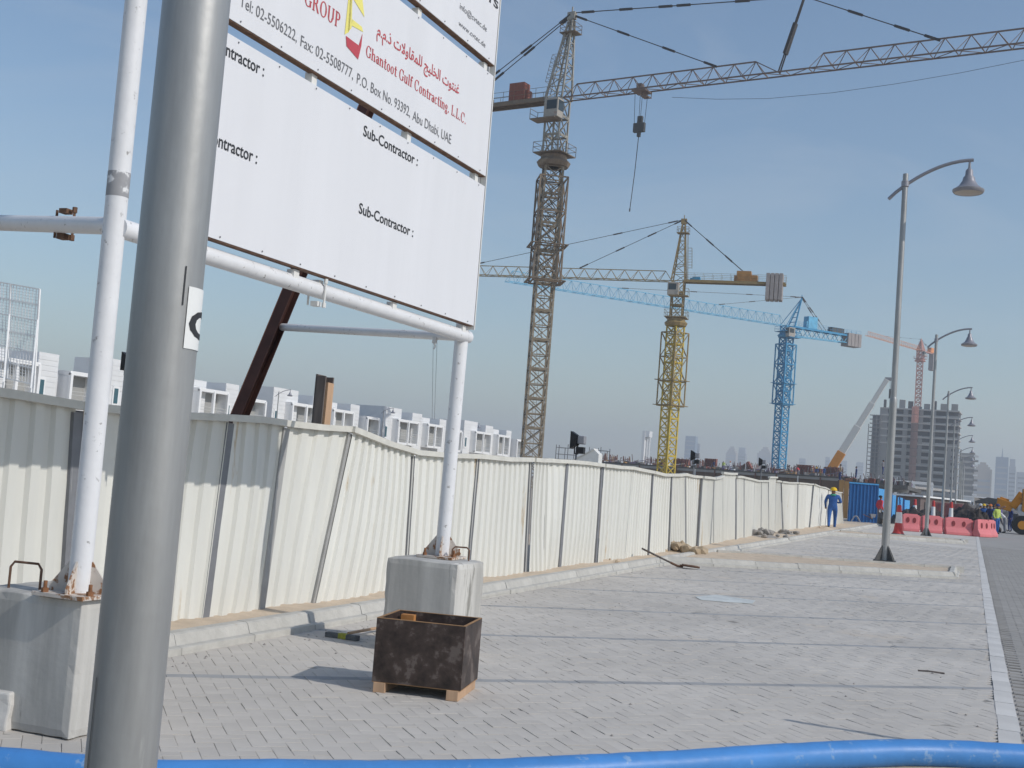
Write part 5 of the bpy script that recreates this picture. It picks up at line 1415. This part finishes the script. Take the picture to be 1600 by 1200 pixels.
def cone(label, x, y, h=1.25, first=None):
    t = thing('traffic_cone', label, 'traffic cone', (x, y, 0), 0, 'red and white tall traffic cones')
    part('base', MB().box((0, 0, .03), (.62, .62, .06)).lathe([(.29, .06), (.25, .10)], 18), m_rust if False else m_lampbase, t, bevel=.02)
    part('body', MB().lathe([(.27, .06), (.20, .2), (.15, h * .42), (.145, h * .42)], 18), m_cone, t, smooth=True)
    part('reflective_band', MB().lathe([(.147, h * .42), (.115, h * .78)], 18), m_conw, t, smooth=True)
    part('top', MB().lathe([(.113, h * .78), (.085, h), (.05, h + .02), (.001, h + .02)], 18), m_cone, t, smooth=True)
    return t
p = gz(1403, 837); cone('tall red and white cone standing left of the pink barriers', p.x, p.y, 1.3)
for px, Y, lb in ((1429, 84, 'red and white cone top seen over the leftmost pink barrier'), (1458, 84, 'red and white cone behind the middle pink barrier'), (1486, 84, 'red and white cone behind the longest pink barrier')):
    p = at(px, 800, Y); cone(lb, p.x, Y, 1.72)

# ================================================================== PEOPLE
m_skin = mat('skin', (.22, .12, .08), .6, var=.1); m_hair = mat('black_hair', (.015, .013, .012), .7); m_shoe = mat('dark_boots', (.03, .028, .026), .8)
CL = {'blue': (.030, .105, .32), 'navy': (.03, .05, .16), 'hiv': (.45, .55, .12), 'red': (.62, .06, .08), 'white': (.62, .62, .64), 'tan': (.40, .30, .20), 'orange': (.62, .20, .06), 'grey': (.22, .22, .24), 'purple': (.16, .13, .34), 'green': (.05, .30, .20), 'yellow': (.75, .48, .03)}
def cloth(c): return mat('cloth_' + c, CL[c], .9, var=.15, scale=12, bump=.3, bscale=20)
PM = {}; PI = {}
def person_mesh(pose):
    if pose in PM: return PM[pose]
    J = {'pel': (0, 0, .96, .135, .10), 'wst': (0, 0, 1.12, .135, .105), 'chs': (0, 0, 1.34, .165, .115), 'nck': (0, .005, 1.50, .055, .055), 'jaw': (0, .03, 1.56, .068, .075), 'hed': (0, .015, 1.65, .080, .095), 'top': (0, .0, 1.725, .055, .065)}
    st = {'stand': 0, 'walk': 1, 'lean': 0, 'bend': 0}[pose]
    for s_, sg_ in (('L', -1), ('R', 1)):
        f = (sg_ * .20) if st else sg_ * .02
        J['sh' + s_] = (sg_ * .185, 0, 1.43, .068, .068); J['el' + s_] = (sg_ * .255, -.06 - f * .4, 1.17, .052, .052)
        J['wr' + s_] = (sg_ * .235, .06 - f * .9, .95, .038, .034); J['hn' + s_] = (sg_ * .225, .10 - f * 1.0, .86, .030, .045)
        if pose == 'walk' and s_ == 'R': J['elR'] = (.27, -.03, 1.18, .052, .052); J['wrR'] = (.18, .17, 1.16, .038, .034); J['hnR'] = (.13, .23, 1.20, .03, .042)
        J['hp' + s_] = (sg_ * .095, 0, .90, .105, .105); J['kn' + s_] = (sg_ * .105, f * .9 + .03, .50, .066, .066)
        J['an' + s_] = (sg_ * .105, f * 1.35 - .02 - (.10 if f < -.1 else 0), .095 + (.05 if f < -.1 else 0), .045, .05); J['to' + s_] = (sg_ * .125, f * 1.35 + .13 - (.09 if f < -.1 else 0), .04, .045, .034)
    E_ = [('pel', 'wst'), ('wst', 'chs'), ('chs', 'nck'), ('nck', 'jaw'), ('jaw', 'hed'), ('hed', 'top')]
    for s_ in 'LR': E_ += [('chs', 'sh' + s_), ('sh' + s_, 'el' + s_), ('el' + s_, 'wr' + s_), ('wr' + s_, 'hn' + s_), ('pel', 'hp' + s_), ('hp' + s_, 'kn' + s_), ('kn' + s_, 'an' + s_), ('an' + s_, 'to' + s_)]
    if pose == 'bend':
        for k in list(J):
            x, y, z, a, b_ = J[k]
            if z > 1.0 and k[:2] not in ('hp', 'kn', 'an', 'to'):
                c, s2 = math.cos(.8), math.sin(.8); dz = z - .95; J[k] = (x, y * c + dz * s2, .95 + dz * c - y * s2, a, b_)
        for s_, sg_ in (('L', -1), ('R', 1)): J['wr' + s_] = (sg_ * .2, .52, .72, .038, .034); J['hn' + s_] = (sg_ * .19, .58, .64, .03, .045); J['el' + s_] = (sg_ * .25, .40, .95, .05, .05)
    names = list(J); ix = {n: i for i, n in enumerate(names)}
    me = bpy.data.meshes.new('person'); me.from_pydata([J[n][:3] for n in names], [(ix[a], ix[b_]) for a, b_ in E_], [])
    o = bpy.data.objects.new('tmp', me); COL.objects.link(o)
    md = o.modifiers.new('skin', 'SKIN'); md.use_smooth_shade = True
    for n in names: me.skin_vertices[0].data[ix[n]].radius = J[n][3:]
    me.skin_vertices[0].data[ix['pel']].use_root = True
    sb = o.modifiers.new('sub', 'SUBSURF'); sb.levels = 1; sb.render_levels = 1
    bpy.context.view_layer.update(); dg = bpy.context.evaluated_depsgraph_get()
    out = bpy.data.meshes.new_from_object(o.evaluated_get(dg)); bpy.data.objects.remove(o)
    # nearest bone decides the cloth: 0 skin, 1 shirt, 2 trousers, 3 boots
    reg = {}
    for a, b_ in E_:
        k = b_[:2]
        reg[(a, b_)] = 0 if b_ in ('jaw', 'hed', 'top') or k == 'hn' else 3 if k == 'to' else 2 if k in ('hp', 'kn', 'an') else 1
    mi = []
    for pl in out.polygons:
        c = pl.center; best = 1e9; bi = 1
        for (a, b_), m_ in reg.items():
            A1, B1 = Vector(J[a][:3]), Vector(J[b_][:3]); d = B1 - A1; t = max(0, min(1, (c - A1).dot(d) / d.dot(d))); ds = (A1 + d * t - c).length
            if ds < best: best = ds; bi = m_
        if c.z < .93 and bi == 1 and abs(c.x) < .17: bi = 2
        mi.append(bi)
    PI[pose] = mi
    PM[pose] = (out, Vector(J['hed'][:3])); return PM[pose]
def person(label, x, y, z, rz, shirt, trs, helmet=None, pose='stand', h=1.74, group=None, scarf=None, bulk=1.06):
    me, hd = person_mesh(pose); me = me.copy(); me.name = 'person'; me.materials.clear()
    for m in (m_skin, cloth(shirt), cloth(trs), m_shoe): me.materials.append(m)
    me.polygons.foreach_set('material_index', PI[pose])
    t = thing('person', label, 'person', (x, y, z), rz, group); t.scale = (h / 1.74 * bulk, h / 1.74 * bulk, h / 1.74)
    part('body', me, None, t)
    if helmet:
        hm = MB().lathe([(.118, -.01), (.122, .0), (.112, .05), (.085, .105), (.04, .13), (.001, .135)], 16).lathe([(.150, -.012), (.118, .004)], 16)
        o = part('helmet', hm, cloth(helmet), t, hd + Vector((0, -.005, .035)), smooth=True)
    else:
        o = part('hair', MB().lathe([(.088, -.03), (.098, .02), (.085, .075), (.045, .10), (.001, .105)], 14), m_hair, t, hd + Vector((0, -.018, .01)), smooth=True)
    if scarf: part('scarf', MB().lathe([(.10, -.03), (.115, .0), (.085, .05)], 14), cloth(scarf), t, (0, 0, 1.475), smooth=True)
    return t
p = gz(1299, 827); person('person in blue work suit and yellow helmet walking away along the fence', p.x, p.y, 0, .12, 'blue', 'blue', 'yellow', 'walk', 1.80, None, 'green', 1.24)
p = at(1374, 812, 74); person('person in a red top standing before the blue hoarding', p.x, 74, 0, -.9, 'red', 'grey', None, 'stand', 1.74)
GP = 'workers on the podium deck'
for i, (px, bk, sh_c, tr_c, hm, pose, lb) in enumerate((
    (1115, 3, 'navy', 'grey', None, 'stand', 'dark clothed person beside the left red shutter on the podium'), (1130, 3, 'hiv', 'purple', 'white', 'stand', 'person in yellow vest on the podium edge'),
    (1140, 3, 'white', 'purple', 'orange', 'walk', 'person in pale shirt on the podium next to the one in yellow vest'), (1198, 3, 'grey', 'grey', 'white', 'walk', 'person in grey on the podium left of the blue crane mast'),
    (1234, 3, 'grey', 'tan', None, 'bend', 'person bending on the podium right of the blue crane mast'), (1242, 3, 'grey', 'navy', 'white', 'stand', 'person in grey standing beside the bending one'), (1248, 2, 'red', 'grey', None, 'bend', 'person in red bending at the podium edge'),
    (1268, 3, 'tan', 'navy', 'white', 'stand', 'person in tan before the tall red shutter'), (1276, 2, 'blue', 'navy', 'yellow', 'bend', 'person in blue bending beside the tall red shutter'), (1287, 2, 'blue', 'blue', None, 'stand', 'person in blue standing left of the mobile crane boom'))):
    q = podp(px, bk, 0); person(lb, q.x, q.y, q.z, rnd.random() * 6, sh_c, tr_c, hm, pose, 1.75, GP)
for px, py, Y, sc_, lb in ((1312, 752, 130, 'tan', 'person at the plywood hoarding above the walking worker'), (1337, 752, 150, 'navy', 'dark clothed person above the blue hoarding'), (1379, 742, 150, 'grey', 'dark clothed person above the sunlit blue hoarding')):
    p = at(px, py, Y); person(lb, p.x, Y, p.z, rnd.random() * 6, sc_, 'navy', None, 'stand', 1.75)
# the deck they stand on, beyond the blue hoarding
a = at(1318, 751, 128); b_ = at(1420, 760, 128)
dk = thing('work_deck', 'dark timber work deck with props behind the blue hoarding', 'scaffold', (a.x, 128, 0))
W_ = b_.x - a.x
part('deck', MB().box((W_ / 2, 15, a.z - .25), (W_, 34, .4)), m_dk, dk)
for k in range(9): part('prop', MB().bar((W_ * k / 8, 0, 0), (W_ * k / 8, 0, a.z - .4), .12), m_scaf, dk)
for k in range(3): part('ledger', MB().bar((0, -.1, .9 + k * .9), (W_, -.1, .9 + k * .9), .1), m_rebar, dk)
c2_ = MB()
for i in range(110):
    x = rnd.uniform(0, W_); q = Vector((x, rnd.uniform(.1, 8), a.z - .05)); k3 = rnd.choice((0, 0, 1, 1, 2, 3, 4, 6))
    c2_.box(q + Vector((0, 0, .2)), (rnd.uniform(.2, .8), .3, rnd.uniform(.2, .7)), rnd.random() * 3, k3) if rnd.random() < .55 else c2_.bar(q, q + Vector((rnd.gauss(0, .3), 0, rnd.uniform(.4, 1.1))), .06, .06, k3)
tag(part('site_clutter', c2_, m_clu, dk), kind='stuff')
part('soffit_beam', MB().box((W_ / 2, -.2, a.z - .62), (W_, .2, .3)), m_slab, dk)
CG = 'workers gathered at the end of the barriers'
for i, (px, py, Y, sc_, tr_c, hm, pose, lb) in enumerate((
    (1531, 822, 92, 'tan', 'navy', 'white', 'stand', 'leftmost person of the group beyond the barriers'), (1536, 822, 90, 'blue', 'navy', 'yellow', 'stand', 'person in blue in the left half of the group'), (1541, 823, 94, 'grey', 'navy', None, 'stand', 'person in grey in the middle of the group'),
    (1546, 823, 88, 'navy', 'navy', 'orange', 'walk', 'person in dark blue and orange helmet in the group'), (1551, 824, 92, 'blue', 'blue', None, 'stand', 'person in blue with bare head in the group'), (1557, 832, 78, 'hiv', 'blue', 'navy', 'stand', 'person in yellow vest and blue trousers nearest in the group'),
    (1563, 826, 90, 'purple', 'grey', 'white', 'walk', 'person in purple with white helmet in the group'), (1570, 829, 84, 'white', 'grey', None, 'bend', 'person in white bending by the excavator'), (1578, 826, 92, 'navy', 'navy', None, 'stand', 'person in dark clothes beside the excavator'))):
    p = at(px, py, Y); person(lb, p.x, Y, 0, rnd.random() * 6, sc_, tr_c, hm, pose, 1.74, CG)

# ================================================================== EXCAVATOR AND ROADSIDE STUFF
m_cat = mat('machine_yellow', (.60, .25, .025), .5, var=.15, scale=1, col2=(.30, .16, .05), thr=.64)
p = at(1622, 832, 86)
ex = thing('excavator', 'orange yellow wheeled excavator reaching in from the right edge', 'excavator', (p.x, 86, 0))
part('chassis', MB().box((.4, 0, .95), (3.6, 2.3, .5)), m_lampbase, ex, bevel=.06)
hsx = part('house', MB().box((.7, 0, 1.75), (2.9, 2.4, 1.0)), m_cat, ex, bevel=.12)
part('cab', MB().box((-.4, -.7, 2.2), (1.3, 1.0, 1.5)), m_cat, ex, bevel=.08)
part('cab_window', MB().box((-1.06, -.7, 2.4), (.03, .8, 1.0)).box((-.4, -1.21, 2.4), (1.0, .03, .9)), m_winglass, ex)
for x in (-1.0, 1.7):
    for y in (-1.1, 1.1):
        wh = part('wheel', MB().tube([(x, y - .25, .6), (x, y + .25, .6)], .6, 18), m_blk, ex)
        part('rim', MB().tube([(x, y - .27, .6), (x, y + .27, .6)], .28, 12), m_cat, wh)
for y in (-.7, .7):
    part('headlight', MB().tube([(-1.46, y, 1.2), (-1.35, y, 1.2)], .13, 12), m_conw, ex)
part('front_frame', MB().box((-1.4, 0, .95), (.25, 2.2, .7)), m_lampbase, ex)
e0 = Vector((-.3, .5, 2.0)); e1 = at(1597, 772, 86) - Vector(ex.location); e1.y = .5; e2 = at(1582, 793, 86) - Vector(ex.location); e2.y = .5; e3 = at(1556, 784, 86) - Vector(ex.location); e3.y = .5
part('boom', MB().bar(e0, e1, .42, .55).bar(e1 + Vector((.05, 0, .05)), e2, .38, .5), m_cat, ex, bevel=.04)
part('stick', MB().bar(e2, e3, .36, .62).bar(e2.lerp(e3, .2) + Vector((0, 0, .38)), e2.lerp(e3, .75) + Vector((0, 0, .38)), .14), m_cat, ex, bevel=.04)
part('hydraulic_ram', MB().tube([e0.lerp(e1, .3) + Vector((-.5, 0, -.2)), e1.lerp(e2, .3) + Vector((-.2, 0, -.3))], .07, 8), m_gal, ex)
bk_ = [e3 + Vector(v) for v in ((.1, -.45, .2), (-.5, -.45, .25), (-1.3, -.45, -.05), (-1.25, -.45, -.2), (-.5, -.45, -.15), (.05, -.45, -.15))]
part('bucket', MB().prism(bk_, (0, .9, 0)), m_lampbase, ex, bevel=.03)
# reddish skip, grey site wall, dark spoil
a = at(1458, 806, 98); b_ = at(1500, 808, 98); h = at(1480, 786, 98).z
sk = thing('skip', 'dull red waste skip behind the pink barriers', 'skip', (a.x, 98, 0)); W_ = b_.x - a.x
part('body', MB().prism([(0, 0, .1), (W_, 0, .1), (W_ + .15, 0, h), (-.15, 0, h)], (0, 2.2, 0)), mat('skip_red', (.32, .13, .13), .8, var=.2, scale=1), sk)
for k in range(6): part('rib', MB().box((W_ * (k + .5) / 6, -.05, h * .52), (.12, .1, h * .9)), m_rcage, sk)
def spoil(label, px, py, Y, rx, h, m, seed):
    p = at(px, py, Y); t = thing('spoil_heap', label, 'spoil heap', (p.x, Y, 0), 0, None)
    mb = MB(); N = 22; vs = []
    for j in range(N + 1):
        for i in range(N + 1):
            x = i / N * 2 - 1; y = j / N * 2 - 1; d_ = math.hypot(x, y)
            vs.append((x * rx, y * rx * .8, max(-.1, h * (1 - d_ ** 1.5) + h * .35 * nz(x * 3, y * 3, 1.6, seed) + h * .15 * nz(x * 9, y * 9, 1.6, seed))))
    mb.add(vs, [(j * (N + 1) + i, j * (N + 1) + i + 1, (j + 1) * (N + 1) + i + 1, (j + 1) * (N + 1) + i) for j in range(N) for i in range(N)])
    part('heap', mb, m, t); return t
m_spoil = mat('dark_spoil', (.06, .05, .048), .95, var=.5, scale=2, bump=.6, bscale=8)
spoil('dark spoil heap beyond the right end of the barriers', 1515, 818, 88, 2.0, 1.55, m_spoil, 1)
spoil('dark spoil heap behind the middle pink barrier', 1452, 815, 86, 1.6, 1.2, m_spoil, 2)
spoil('dark spoil heap behind the leftmost pink barrier', 1424, 812, 84, 1.6, 1.15, m_spoil, 3)
spoil('grey gravel heap behind the group of workers', 1548, 812, 150, 4.5, 2.4, mat('grey_gravel', (.16, .155, .15), .95, var=.3, scale=1), 4)
# long low dark shed roof by the road and stacked pipes
a = at(1438, 786, 125); b_ = at(1512, 790, 150)
shd = thing('site_shed', 'long dark site shed with a pale flat roof behind the red skip', 'shed', (a.x, 125, 0)); rz_ = math.atan2(25, b_.x - a.x); L_ = math.hypot(b_.x - a.x, 25); hh = at(1440, 777, 125).z
part('wall', MB().box((L_ / 2, 1.2, hh / 2), (L_, 2.4, hh)), mat('shed_brown', (.13, .095, .085), .8, var=.2, scale=.6), shd, rz=rz_)
part('roof', MB().box((L_ / 2, 1.2, hh + .1), (L_ + .4, 3.0, .16)), m_htrim, shd, rz=rz_)
for k in range(5): part('window', MB().box((L_ * (k + .5) / 5, -.03, hh * .6), (1.4, .08, .8)), m_open, shd, rz=rz_)
cn = at(1528, 787, 140); 
cy_ = thing('dark_canopy', 'dark tarpaulin canopy over posts beyond the workers', 'canopy', (cn.x, 140, 0)); zc = at(1540, 783, 140).z
part('sheet', MB().prism([(0, 0, zc + .3), (3.2, 0, zc), (3.0, 0, zc - .5), (1.2, 0, zc - .35)], (0, 3, 0)), m_spoil, cy_)
for x, y in ((.2, .2), (2.9, .2), (.2, 2.8), (2.9, 2.8)): part('post', MB().bar((x, y, 0), (x, y, zc - .2), .08), m_scaf, cy_)
# white portal frame under the unfinished tower
a = at(1399, 752, 200); b_ = at(1458, 755, 200); lz_ = at(1458, 778, 200).z
pf = thing('portal_frame', 'pale steel portal frame in front of the unfinished tower foot', 'frame', (a.x, 200, 0)); W_ = b_.x - a.x
part('beam', MB().box((W_ / 2, 0, a.z), (W_, .5, .45)), m_htrim, pf)
for f in (0.02, .5, .98): part('column', MB().box((W_ * f, 0, a.z / 2), (.35, .35, a.z)), m_htrim, pf)
# hooped wheel guards by the blue hoarding
for px, lb in ((1337, 'left bent grey hoop lying before the shaded blue hoarding'), (1349, 'right bent grey hoop lying before the shaded blue hoarding')):
    p = gz(px, 817); t = thing('bent_hoop', lb, 'metal hoop', (p.x, p.y, 0), .25)
    for y in (0, .35):
        part('hoop', MB().tube([(-.3 + .6 * k / 10, y, .42 * math.sin(math.pi * k / 10)) for k in range(11)], .035, 8), m_gal, t, smooth=True)
    part('tie_bar', MB().bar((-.28, 0, .05), (-.28, .35, .05), .04).bar((.28, 0, .05), (.28, .35, .05), .04), m_rust, t)
p = gz(1366, 819); t = thing('wheelbarrow', 'dirty wheelbarrow standing by the person in red', 'wheelbarrow', (p.x, p.y, 0), .6)
part('tray', MB().add([(-.35, -.25, .35), (.3, -.2, .35), (.3, .2, .35), (-.35, .25, .35), (-.5, -.35, .62), (.5, -.32, .6), (.5, .32, .6), (-.5, .35, .62)], [(0, 1, 2, 3), (0, 1, 5, 4), (1, 2, 6, 5), (2, 3, 7, 6), (3, 0, 4, 7)]), m_gal, t)
part('wheel', MB().tube([(.6, -.05, .2), (.6, .05, .2)], .2, 14), m_blk, t)
for y in (-.25, .25): part('handle', MB().tube([(.6, y * .3, .2), (-.3, y, .33), (-.95, y * 1.1, .55)], .02, 6), m_rust, t)
p = at(1379, 815, 73); t = thing('motorbike', 'small dark motorbike parked by the blue hoarding', 'motorbike', (p.x, 73, 0), 1.9)
for x in (-.55, .55): part('wheel', MB().tube([(x, -.05, .3), (x, .05, .3)], .3, 16), m_blk, t)
part('body', MB().bar((-.5, 0, .55), (.35, 0, .62), .22, .3).bar((.35, 0, .6), (.55, 0, .3), .08).bar((.3, 0, .6), (.42, 0, 1.0), .07), m_lampbase, t)
part('seat', MB().box((-.25, 0, .78), (.6, .22, .1)), m_blk, t, bevel=.03); part('headlight', MB().tube([(.5, 0, .85), (.56, 0, .85)], .09, 10), m_conw, t)

# ================================================================== AIR
hz = MB().box((0, 1850, 79), (4700, 4200, 162)).mesh('haze', [])
ho = bpy.data.objects.new('haze', hz); link(ho); ho['kind'] = 'stuff'; ho['label'] = 'pale dusty haze over the site and the far skyline'
hm = bpy.data.materials.new('haze'); hm.use_nodes = True; t_ = hm.node_tree; t_.nodes.clear()
ou = t_.nodes.new('ShaderNodeOutputMaterial'); pv = t_.nodes.new('ShaderNodeVolumePrincipled')
pv.inputs['Color'].default_value = (.80, .845, .90, 1); pv.inputs['Density'].default_value = .00050; pv.inputs['Anisotropy'].default_value = .35
t_.links.new(pv.outputs[0], ou.inputs['Volume']); hz.materials.append(hm)
